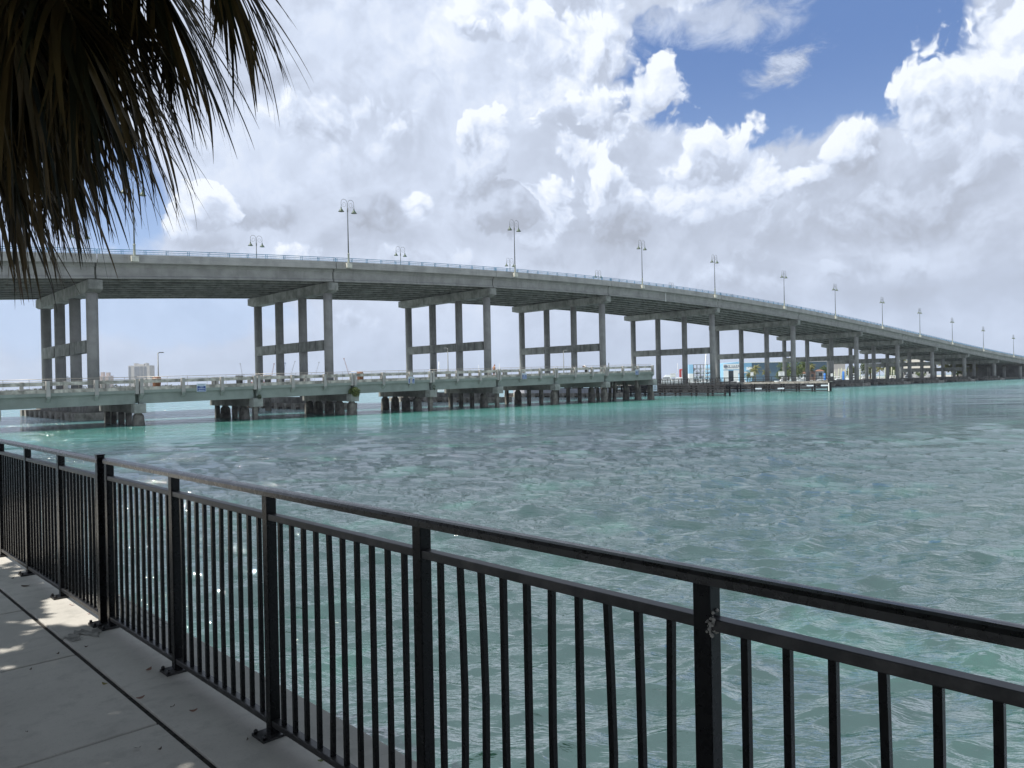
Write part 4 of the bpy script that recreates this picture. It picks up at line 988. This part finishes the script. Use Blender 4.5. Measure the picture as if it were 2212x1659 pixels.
def crane(px, ytop, pbx, ybx, Y, label, mat):
    t_ = at(px, ytop, Y); b = at(pbx, ybx, Y); r = thing('harbour_crane', label, 'crane', (b.x, Y, 0), 0, 'harbour cranes on the horizon'); k = Y / F
    m = MB(); tx = t_.x - b.x; w = .9 * k
    for d in (-.45, .45): m.bar((d * 1.5 * k, 0, 3), (tx + d * .5 * k, 0, t_.z), .36 * k)
    for i in range(10): u0, u1 = i / 10, (i + 1) / 10; s = 1 if i % 2 else -1; m.bar((tx * u0 + s * k * (.7 - .45 * u0), 0, 3 + (t_.z - 3) * u0), (tx * u1 - s * k * (.7 - .45 * u1), 0, 3 + (t_.z - 3) * u1), .2 * k)
    m.build('jib', mat, r); MB().box(tx - 1.2 * k, tx + 1.2 * k, -k, k, t_.z - k, t_.z + 1.2 * k).build('jib_head', mat, r)
    sg = -1 if tx > 0 else 1
    m = MB(); m.bar((sg * -6 * k * -1, 0, 3), (tx, 0, t_.z), .16 * k); m.build('stay', mat, r); MB().box(-5 * k, 5 * k, -3 * k, 3 * k, 0, 6 * k).build('cab', mat, r)
for a in ((519, 786, 527, 822, 'pale lattice crane left of the second pier', 'crane'), (563.5, 789, 571, 820, 'rusty crane leaning left between the second pier\'s first columns', 'crane_red'), (592, 786, 583, 820, 'rusty crane leaning right before the second column', 'crane_red'),
          (616, 784.5, 611, 820, 'blue crane jib right of the second column', 'crane_blue'), (637, 781, 622, 820, 'pale crane jib left of the third column', 'crane'), (689, 783, 676, 820, 'pale crane jib with a hanging hook before the last column', 'crane'), (743, 775, 760, 815, 'dark red crane right of the second pier', 'crane_red')):
    crane(a[0], a[1], a[2], a[3], 1300, a[4], a[5])
for px, yt, lab in ((517, 811, 'concrete block post behind the pier rail, left of the second pier'), (552, 811, 'concrete block post beside the second pier\'s first column'), (578, 810, 'concrete block post between the second pier\'s first columns')):
    p = at(px, yt, 112); r = thing('dolphin_post', lab, 'post', (p.x, 112, 0), 0, 'concrete posts behind the pier'); MB().box(-.35, .35, -.35, .35, -.5, p.z - .25).build('shaft', 'pile', r); MB().box(-.42, .42, -.42, .42, p.z - .249, p.z).build('top_block', 'rail_conc', r)
w_ = MB()
r = thing('port_sheds', 'row of low pale port sheds under the cranes', 'warehouse', (at(640, 826, 1250).x, 1250, .8))
for i, (x0, x1, h, mt) in enumerate(((-75, -52, 9, 'red'), (-50, -20, 8, 'tower'), (-18, 5, 11, 'grey'), (8, 40, 8, 'gel'), (44, 90, 10, 'tower'))): MB().box(x0, x1, 0, 20, 0, h).build('shed_block', mt, r)

# ------------------------------------------------------------------ walkway and seawall
ZW = H - 1.53
p1, p2 = onz(384, 1448, ZW), onz(591, 1586, ZW)
e = (p2 - p1); SP = e.length; e.normalize()
nrm = Vector((e.y, -e.x, 0));  nrm = nrm if nrm.y < 0 else -nrm       # towards the camera side (inland)
RZ = math.atan2(e.y, e.x)
O1 = p1.copy()
def loc(p): d = p - O1; return d.dot(e), d.dot(Vector((-math.sin(RZ), math.cos(RZ), 0)))
yedge = loc(onz(494, 1416, ZW))[1]; yjoint = loc(onz(240, 1472, ZW))[1]
print('walk', SP, 'edge', yedge, 'joint', yjoint, 'e', e)
sg = 1 if yedge > 0 else -1          # +y local = seaward
def wl(u, v, z=0.): return (u, v * sg, z)
def slab(name, u0, u1, v0, v1, mat='walk', z1=0., z0=-.18):
    o = MB().box(u0, u1, min(v0 * sg, v1 * sg), max(v0 * sg, v1 * sg), z0, z1).build(name, mat); o.location = O1; o.rotation_euler = (0, 0, RZ); return structure(bevel(o, .006, 2))
ve, vj = yedge * sg, yjoint * sg
print('ve vj', ve, vj)
# transverse joints of the inland field
jt = sorted([loc(onz(155, 1333, ZW))[0], loc(onz(50, 1385, ZW))[0] * 0 + loc(onz(289, 1540, ZW))[0], loc(onz(629, 1646, ZW))[0] * 0 + loc(onz(345, 1561, ZW))[0]])
ua = loc(onz(289 / 1.8228, 2579 / 1.8228, ZW))[0]; ub = loc(onz(628 / 1.8228, 2845 / 1.8228, ZW))[0]; uc = loc(onz(81 / 1.8228, 2404 / 1.8228, ZW))[0]
us = sorted([ua, ub, uc]); print('us', us)
stepu = us[-1] - us[-2]
cuts = [us[0] - 6, us[0] - 4.4, us[0] - 3., us[0] - 1.5] + us + [us[-1] + 1.55, us[-1] + 3.1, us[-1] + 4.6]
for a, b in zip(cuts[:-1], cuts[1:]):
    slab('sidewalk', a + .009, b - .009, vj - .012, vj - 2.2); slab('sidewalk', a + .006, b - .006, vj - 2.214, vj - 5.)
edgecuts = [-9., -5.6, -1.16, 3.2, 7.4, 12]
crk = loc(onz(610 / 2.212 / 1.8228 + 0, (2300 + 460 / 2.212) / 1.8228, ZW))[0]; print('crk', crk)
edgecuts[2] = crk
for a, b in zip(edgecuts[:-1], edgecuts[1:]): slab('seawall_cap', a + .008, b - .008, vj + .014, ve, z0=-.5)
o = MB().box(-9, 12, min((vj - 5) * sg, (ve - .06) * sg), max((vj - 5) * sg, (ve - .06) * sg), -3.6, -.012).build('seawall', 'joint'); o.location = O1; o.rotation_euler = (0, 0, RZ); structure(o)
pv = loc(onz(300, 1310, ZW))
o = MB().box(crk - 1.6, crk + .25, min((ve - .24) * sg, (ve - .02) * sg), max((ve - .24) * sg, (ve - .02) * sg), -.01, .004).build('paver_strip', 'paver'); o.location = O1; o.rotation_euler = (0, 0, RZ); structure(o)
# mortar-filled crack
m = MB(); pts = []; N = 16
for i in range(N + 1):
    v = vj + .03 + (ve - .38 - vj) * i / N; pts.append((crk + .05 * math.sin(i * .7) + .035 * math.sin(i * 1.9), v, .035 + .05 * abs(math.sin(i * .45 + .3))))
top = [wl(u - w, v, .0045) for u, v, w in pts]; bot = [wl(u + w, v, .0045) for u, v, w in pts]
m.add(top + bot, [(i, i + 1, N + 2 + i, N + 1 + i) for i in range(N)]); o = m.build('mortar_patch', 'patch'); o.location = O1; o.rotation_euler = (0, 0, RZ); structure(o)
# ------------------------------------------------------------------ black fence
def fence_section(label, us_posts, v, bal, gate_at=None, u_end=None, extra=0., first=True):
    r = thing('railing_fence', label, 'fence', O1 + Vector((0, 0, 0)), RZ, 'black metal railing along the seawall')
    zt, zm = 1.083, .972; u0, u1 = us_posts[0], (u_end if u_end is not None else us_posts[-1])
    pw = .023
    for i, u in enumerate(us_posts):
        g = gate_at == i
        o = MB().box(u - pw, u + pw, v * sg - pw, v * sg + pw, .0, zt - .03 if not g else zt + .012).build('post', 'black', r); bevel(o, .003, 2)
        if g: bevel(MB().box(u - pw - .004, u + pw + .004, v * sg - pw - .004, v * sg + pw + .004, zt + .0125, zt + .02).build('post_cap', 'black', r), .002)
        bp = MB().box(u - .055, u + .055, v * sg - .075, v * sg + .055, .0, .012)
        for a in (-.042, .042):
            for b in (-.062, .042): bp.lathe([(.009, .012), (.009, .026), (.003, .03)], u + a, v * sg + b, 6)
        bp.build('base_plate', 'dusty', r)
    # rounded cap rail
    prof = [(-.025, zt - .034), (.025, zt - .034), (.027, zt - .014), (.022, zt - .005), (.012, zt - .001), (0, zt), (-.012, zt - .001), (-.022, zt - .005), (-.027, zt - .014)]
    c = MB(); c.loft([[(u, v * sg + a, b) for a, b in prof] for u in (u0 - pw - extra, u1 + (pw if u_end is None else 0))], sm=False); c.build('top_rail', 'black_rail', r)
    c = MB(); c.box(u0, u1, v * sg - .019, v * sg + .019, zm - .028, zm); bevel(c.build('mid_rail', 'dusty', r), .003)
    c = MB(); c.box(u0, u1, v * sg - .019, v * sg + .019, .045, .072); bevel(c.build('bottom_rail', 'dusty', r), .003)
    rb = random.Random(4)
    for i in range(len(us_posts) - (1 if u_end is None else 0)):
        a = us_posts[i]; b = us_posts[i + 1] if i + 1 < len(us_posts) else u_end
        n = bal if b - a > .8 else max(1, int((b - a) / .1) - 1)
        for j in range(n):
            u = a + (b - a) * (j + 1) / (n + 1); w = .0085; bend = rb.choice([0, 0, 0, .006, -.006, .012]) if bal else 0
            if abs(u - (us_posts[0] + 2 * (SP) + 0)) < 0: bend = 0
            c = MB(); c.loft([[(u - w + bend * q, v * sg - w, z), (u + w + bend * q, v * sg - w, z), (u + w + bend * q, v * sg + w, z), (u - w + bend * q, v * sg + w, z)] for z, q in ((.07, 0), (.35, .7), (.55, 1), (.75, .6), (zm - .026, 0))], sm=False); c.build('baluster', 'black', r)
    return r
posts = [-SP * 1.0, 0, SP, 2 * SP, 3 * SP, 4 * SP, 5 * SP]
fence_section('near black metal railing section running from the gate post to the right edge', posts, 0., 10, extra=.02)
v2 = -.02; gp = -SP * 1.0 - .115
lefts = [gp - .96 * k for k in range(0, 5)][::-1]; lefts = [gp - (.0, .93, 1.93, 2.93, 3.93)[k] for k in range(5)][::-1]
fence_section('far black metal railing section at the left edge, ending in a capped gate post', lefts, v2, 10, gate_at=len(lefts) - 1)
mw = MB(); q = random.Random(2); us_ = 3 * SP
for i in range(60):
    u = us_ + .023 + q.gauss(0, .006); z = .958 + q.gauss(0, .014); y = q.uniform(-.026, .008); r_ = q.uniform(.002, .0055)
    mw.lathe([(r_ * .3, z - r_), (r_, z - r_ * .3), (r_ * .8, z + r_ * .5), (r_ * .2, z + r_)], u, y - .004, 7)
wo_ = mw.build('weld_scar', 'patch', bpy.data.objects['railing_fence'])
# fallen leaves and twigs
lv = random.Random(8)
def fallen(px, py, L, label, mat, rz=None, grp='fallen leaves on the sidewalk', w=.42):
    p = onz(px, py, ZW); o = MB(); N = 6; top = []; bot = []
    for i in range(N + 1):
        u = i / N - .5; ww = w * L * math.sin(math.pi * (i / N)) * .5 + .0006; z = .004 + .006 * (2 * u) ** 2
        top.append((u * L, ww, z + .004)); bot.append((u * L, -ww, z))
    o.add(top + bot, [(i, i + 1, N + 2 + i, N + 1 + i) for i in range(N)]); r = o.build('fallen_leaf', mat); r.location = (p.x, p.y, ZW); r.rotation_euler = (0, 0, rz if rz is not None else lv.uniform(0, 6.28)); tag(r, label, 'leaf', grp)
sc = 1.8228
for (x, y, L, lab, mt) in ((586, 2640, .05, 'curled brown leaf beside the post base plate', 'hut'), (413, 2697, .035, 'yellowish dry leaf left of the long joint', 'leaf_palm'), (553, 2752, .04, 'reddish brown leaf on the long joint', 'hut'), (680, 2787, .03, 'tiny dark twig near the fence', 'bark'),
                           (762, 2803, .035, 'thin reddish leaf closest to the fence at the bottom', 'hut'), (228, 2578, .025, 'small dark leaf between two joints', 'bark'), (100, 2310, .07, 'long dark leaf on the shaded slab at left', 'bark'), (50, 2280, .03, 'small dark bit near the far joint', 'bark'),
                           (283, 2384, .03, 'red leaf in the sun patch', 'red'), (348, 2420, .025, 'narrow red leaf at the lower edge of the sun patch', 'red'), (105, 2887, .015, 'tiny black crumb on the near slab', 'bark'), (540, 2950, .03, 'pale brown leaf near the bottom edge', 'patch'), (630, 2955, .02, 'tiny dark crumb by the bottom edge', 'bark'),
                           (975, 2918, .02, 'dark pebble-like bit beyond the base plate', 'bark'), (1265, 3000, .03, 'small leaf just beyond the last visible plate', 'leaf_far'), (120, 2640, .02, 'tiny twig crumb on the middle slab', 'bark'), (340, 2400 + 150, .02, 'small dark crumb beside the cracked patch', 'bark')):
    fallen(x / sc, y / sc, L, lab, mt)

# ------------------------------------------------------------------ palm hanging in from the upper left
def ribbon(mb, pts, w0, up, fold=.35):
    """folded leaf segment along pts, tapering"""
    n = len(pts); L = []; Mi = []; Rr = []
    for i, p in enumerate(pts):
        d = (pts[min(i + 1, n - 1)] - pts[max(i - 1, 0)]).normalized(); s = d.cross(up)
        s = s.normalized() if s.length > 1e-4 else Vector((1, 0, 0)); nn = s.cross(d)
        u = i / (n - 1); w = w0 * (min(1, .45 + u * 3) * (1 - u) ** .8 + .03)
        L.append(p - s * w + nn * w * fold); Mi.append(p); Rr.append(p + s * w + nn * w * fold)
    vs = L + Mi + Rr; fs = []
    for i in range(n - 1): fs += [(i, i + 1, n + i + 1, n + i), (n + i, n + i + 1, 2 * n + i + 1, 2 * n + i)]
    mb.add(vs, fs, True)
PR = random.Random(33)
def frond(root, hub, d0, costa, seglen, nseg, spread, droop, mat, petfrom=None, dense=1., w=.0195):
    """costapalmate leaf: curved costa with long segments fanning off both sides, tips hanging"""
    mb = MB(); p = Vector(hub); d = Vector(d0).normalized(); pts = []; ds = []
    N = 14
    for i in range(N): pts.append(p.copy()); ds.append(d.copy()); p = p + d * costa / N; d = (d + Vector((0, 0, -droop * .09))).normalized()
    mb.tube(pts, [.014 * (1 - .75 * i / N) for i in range(N)], 6)
    for j in range(nseg):
        u = (j + .5) / nseg; side = 1 if j % 2 else -1; i = min(N - 1, int(u ** .9 * N)); q = pts[i] + (pts[min(i + 1, N - 1)] - pts[i]) * PR.random(); dd = ds[i]
        sv = dd.cross(Vector((0, 0, 1))).normalized()
        ang = side * spread * (1 - u * .88) * PR.uniform(.85, 1.12)
        dir_ = (dd * math.cos(ang) + sv * math.sin(ang) + Vector((0, 0, PR.uniform(-.12, .08)))).normalized()
        L = seglen * PR.uniform(.72, 1.12) * (.85 + .3 * math.sin(u * 2.6)); K = 13; pp = q.copy(); sp = [pp.copy()]; dr = PR.uniform(.7, 1.3) * droop
        tw = Vector((PR.gauss(0, .018), PR.gauss(0, .018), 0))
        for k in range(K):
            pp = pp + dir_ * L / K; sp.append(pp.copy()); dir_ = (dir_ + Vector((0, 0, -.055 * dr * (1 + 1.6 * (k / K) ** 2))) + tw).normalized()
        ribbon(mb, sp, w * PR.uniform(.7, 1.15), Vector((sv.x * .2, sv.y * .2, 1)))
        if PR.random() < .5:        # split tip thread
            b = sp[8]; d2 = (sp[9] - sp[8]).normalized(); tp = [b.copy()]; pp = b.copy(); d2 = (d2 + sv * PR.uniform(-.25, .25)).normalized()
            for k in range(7): pp = pp + d2 * L * .06; tp.append(pp.copy()); d2 = (d2 + Vector((PR.gauss(0, .04), PR.gauss(0, .04), -.16))).normalized()
            ribbon(mb, tp, w * .22, Vector((0, 0, 1)))
    o = mb.build('frond', mat, root)
    if petfrom is not None:
        a = Vector(petfrom); b = Vector(hub); mid = (a + b) / 2 + Vector((0, 0, .25)); MB().tube([a, mid, b], [.03, .02, .014], 6).build('petiole', mat, root)
    return o
CR0 = at(-330, -260, 3.6)
palm = thing('palm_tree', 'dark fan palm hanging into the upper left corner with long drooping segments', 'palm tree', (CR0.x, CR0.y, ZW))
def rel(p): return Vector(p) - Vector((CR0.x, CR0.y, ZW))
crown = rel(CR0)
MB().tube([(0, 0, 0), (.06, 0, crown.z * .5), (0, 0, crown.z)], [.20, .16, .17], 14).build('trunk', 'bark', palm)
# each: hub (px, py, Y), aim point (px, py, Y), costa, seglen, n, spread, droop, mat
FR = [((-60, -140, 3.5), (580, 30, 3.3), .8, .88, 80, 1.25, 1.0, 'frond'), ((150, -200, 3.9), (630, -20, 3.6), .76, .80, 84, 1.2, .95, 'frond'),
      ((-40, -20, 3.2), (400, 190, 3.0), .64, .68, 84, 1.2, 1.1, 'frond'), ((-160, 60, 3.6), (200, 400, 3.5), .75, .74, 76, 1.2, 1.1, 'frond'),
      ((-140, -60, 3.1), (330, 60, 2.9), .7, .74, 70, 1.3, 1.3, 'frond'), ((-200, 100, 3.2), (60, 340, 3.1), .5, .60, 70, 1.1, 1.4, 'frond_dead'),
      ((-120, -40, 2.9), (60, 260, 2.8), .5, .72, 64, 1.1, 1.6, 'frond_dead'), ((100, -160, 3.3), (460, 100, 3.1), .66, .74, 76, 1.25, 1.2, 'frond'),
      ((330, -220, 3.7), (680, -70, 3.5), .50, .72, 66, 1.2, 1.0, 'frond'), ((-60, 60, 3.8), (260, 330, 3.9), .72, .68, 66, 1.15, 1.1, 'frond'),
      ((-60, -160, 2.8), (150, 80, 2.7), .55, .62, 60, 1.3, 1.5, 'frond'), ((20, -260, 3.2), (280, -20, 3.1), .6, .66, 64, 1.4, 1.4, 'frond'), ((-300, 60, 3.4), (-20, 330, 3.4), .6, .70, 60, 1.2, 1.2, 'frond_dead'),
      ((-120, 120, 2.9), (120, 330, 2.8), .5, .6, 60, 1.1, 1.3, 'frond'), ((-60, -200, 4.1), (420, 130, 4.2), .8, .8, 70, 1.3, 1.1, 'frond'), ((-200, 0, 4.0), (160, 260, 4.1), .75, .8, 70, 1.3, 1.2, 'frond'),
      ((60, -60, 3.0), (430, 60, 2.8), .5, .6, 60, 1.2, 1.4, 'frond'), ((-100, -100, 3.4), (240, 180, 3.4), .7, .75, 70, 1.3, 1.3, 'frond'), ((140, -280, 3.5), (480, -60, 3.4), .6, .7, 60, 1.4, 1.4, 'frond'),
      ((-260, 160, 3.5), (20, 380, 3.5), .5, .55, 60, 1.1, 1.2, 'frond'), ((-60, 200, 3.9), (230, 350, 3.9), .45, .35, 30, .7, .5, 'frond')]
for (hb, am, cs, sl_, n, spd, dr, mt) in FR:
    n = int(n * 1.15); up_ = 42 if am[1] > 60 else 12; dx_ = 14 if am[0] < 600 else -16; hb = (hb[0] - dx_, hb[1] - up_, hb[2]); am = (am[0] - dx_, am[1] - up_, am[2])
    h_ = rel(at(*hb)); a_ = rel(at(*am)); frond(palm, h_, a_ - h_, cs, sl_, n, spd, dr, mt, petfrom=crown)
# the rest of the crown, outside the picture
for i in range(16):
    a = math.radians(60 + i * 17); el_ = PR.uniform(-.1, .8); d = Vector((math.cos(a) * math.cos(el_), math.sin(a) * math.cos(el_), math.sin(el_)))
    h_ = crown + d * PR.uniform(.5, .8)
    if (h_ + d * .8).x > -crown.length * 0 and d.x > .3 and d.y > 0: continue
    frond(palm, h_, d, .6, .75, 44, 1.2, 1.2, 'frond', petfrom=crown)

# unseen broad-leaved tree added to shade the walk, gaps cut for sun spots
PATCH = [(onz(px, py, ZW), r_) for px, py, r_ in ((168, 1300, .24), (203, 1338, .17), (140, 1335, .22), (110, 1350, .10), (60, 1372, .09), (20, 1405, .10), (100, 1398, .06), (30, 1243, .05), (60, 1266, .05), (8, 1345, .07), (120, 1290, .08), (45, 1330, .05))]
def shade_tree():
    base = Vector((-6.0, -2.2, ZW)); r = thing('shade_tree', 'unseen broad-leaved tree added to shade the sidewalk', 'tree', base); q = random.Random(77)
    MB().tube([(0, 0, -.3), (.1, .1, 1.6), (.3, .5, 3.2)], [.30, .22, .16], 10).build('trunk', 'bark', r)
    for i in range(9):
        a = i * .7; MB().tube([(.3, .4, 2.4), (math.cos(a) * 1.6 + .5, math.sin(a) * 1.6 + 1.2, 3.6), (math.cos(a) * 3.2 + 1.6, math.sin(a) * 3.0 + 2.6, 4.5)], [.09, .05, .02], 6).build('limb', 'bark', r)
    m = MB(); n = 0
    while n < 62000:
        p = Vector((q.uniform(-8.5, 4.2), q.uniform(-4.5, 8.2), ZW + q.uniform(3.6, 5.4))); n += 1
        el_ = math.atan2(p.z - H, math.hypot(p.x, p.y)); az_ = math.degrees(math.atan2(p.x, p.y))
        if -39 < az_ < 39 and el_ < math.radians(35) and p.y > 0: continue
        if (p.x + 2) ** 2 / 38 + (p.y - 1.4) ** 2 / 42 > 1 + .25 * math.sin(p.x * 3 + p.y * 2): continue
        g = p - sd * ((p.z - ZW) / sd.z)
        if any((g - c).length < rr_ * q.uniform(.9, 1.3) for c, rr_ in PATCH): continue  # leaves left out so sunlight reaches each chosen spot
        a = Vector((q.gauss(0, 1), q.gauss(0, 1), q.gauss(0, .45))).normalized(); b_ = a.cross(Vector((q.gauss(0, .5), q.gauss(0, .5), 1))).normalized(); s_ = q.uniform(.10, .20); p = p - base
        m.add([p - a * s_, p + b_ * s_ * .45, p + a * s_, p - b_ * s_ * .45], [(0, 1, 2, 3)])
    m.build('crown', 'leaf_shade', r)
shade_tree()
# humid air
hz = MB().box(-3300, 3300, -3300, 3300, -7, 92).build('haze', 'white'); hz['kind'] = 'stuff'; hz['label'] = 'thin humid haze over the water'
hm = bpy.data.materials.new('haze_air'); hm.use_nodes = True; ht = NT(hm.node_tree); ht.n.remove(ht.n['Principled BSDF'])
pv = ht.new('ShaderNodeVolumePrincipled'); pv.inputs['Color'].default_value = (.80, .88, 1, 1); pv.inputs['Density'].default_value = .00013; pv.inputs['Anisotropy'].default_value = .2
ht.l.new(pv.outputs[0], ht.n['Material Output'].inputs['Volume']); hz.data.materials.clear(); hz.data.materials.append(hm)
S.render.resolution_x = 1024; S.render.resolution_y = 768
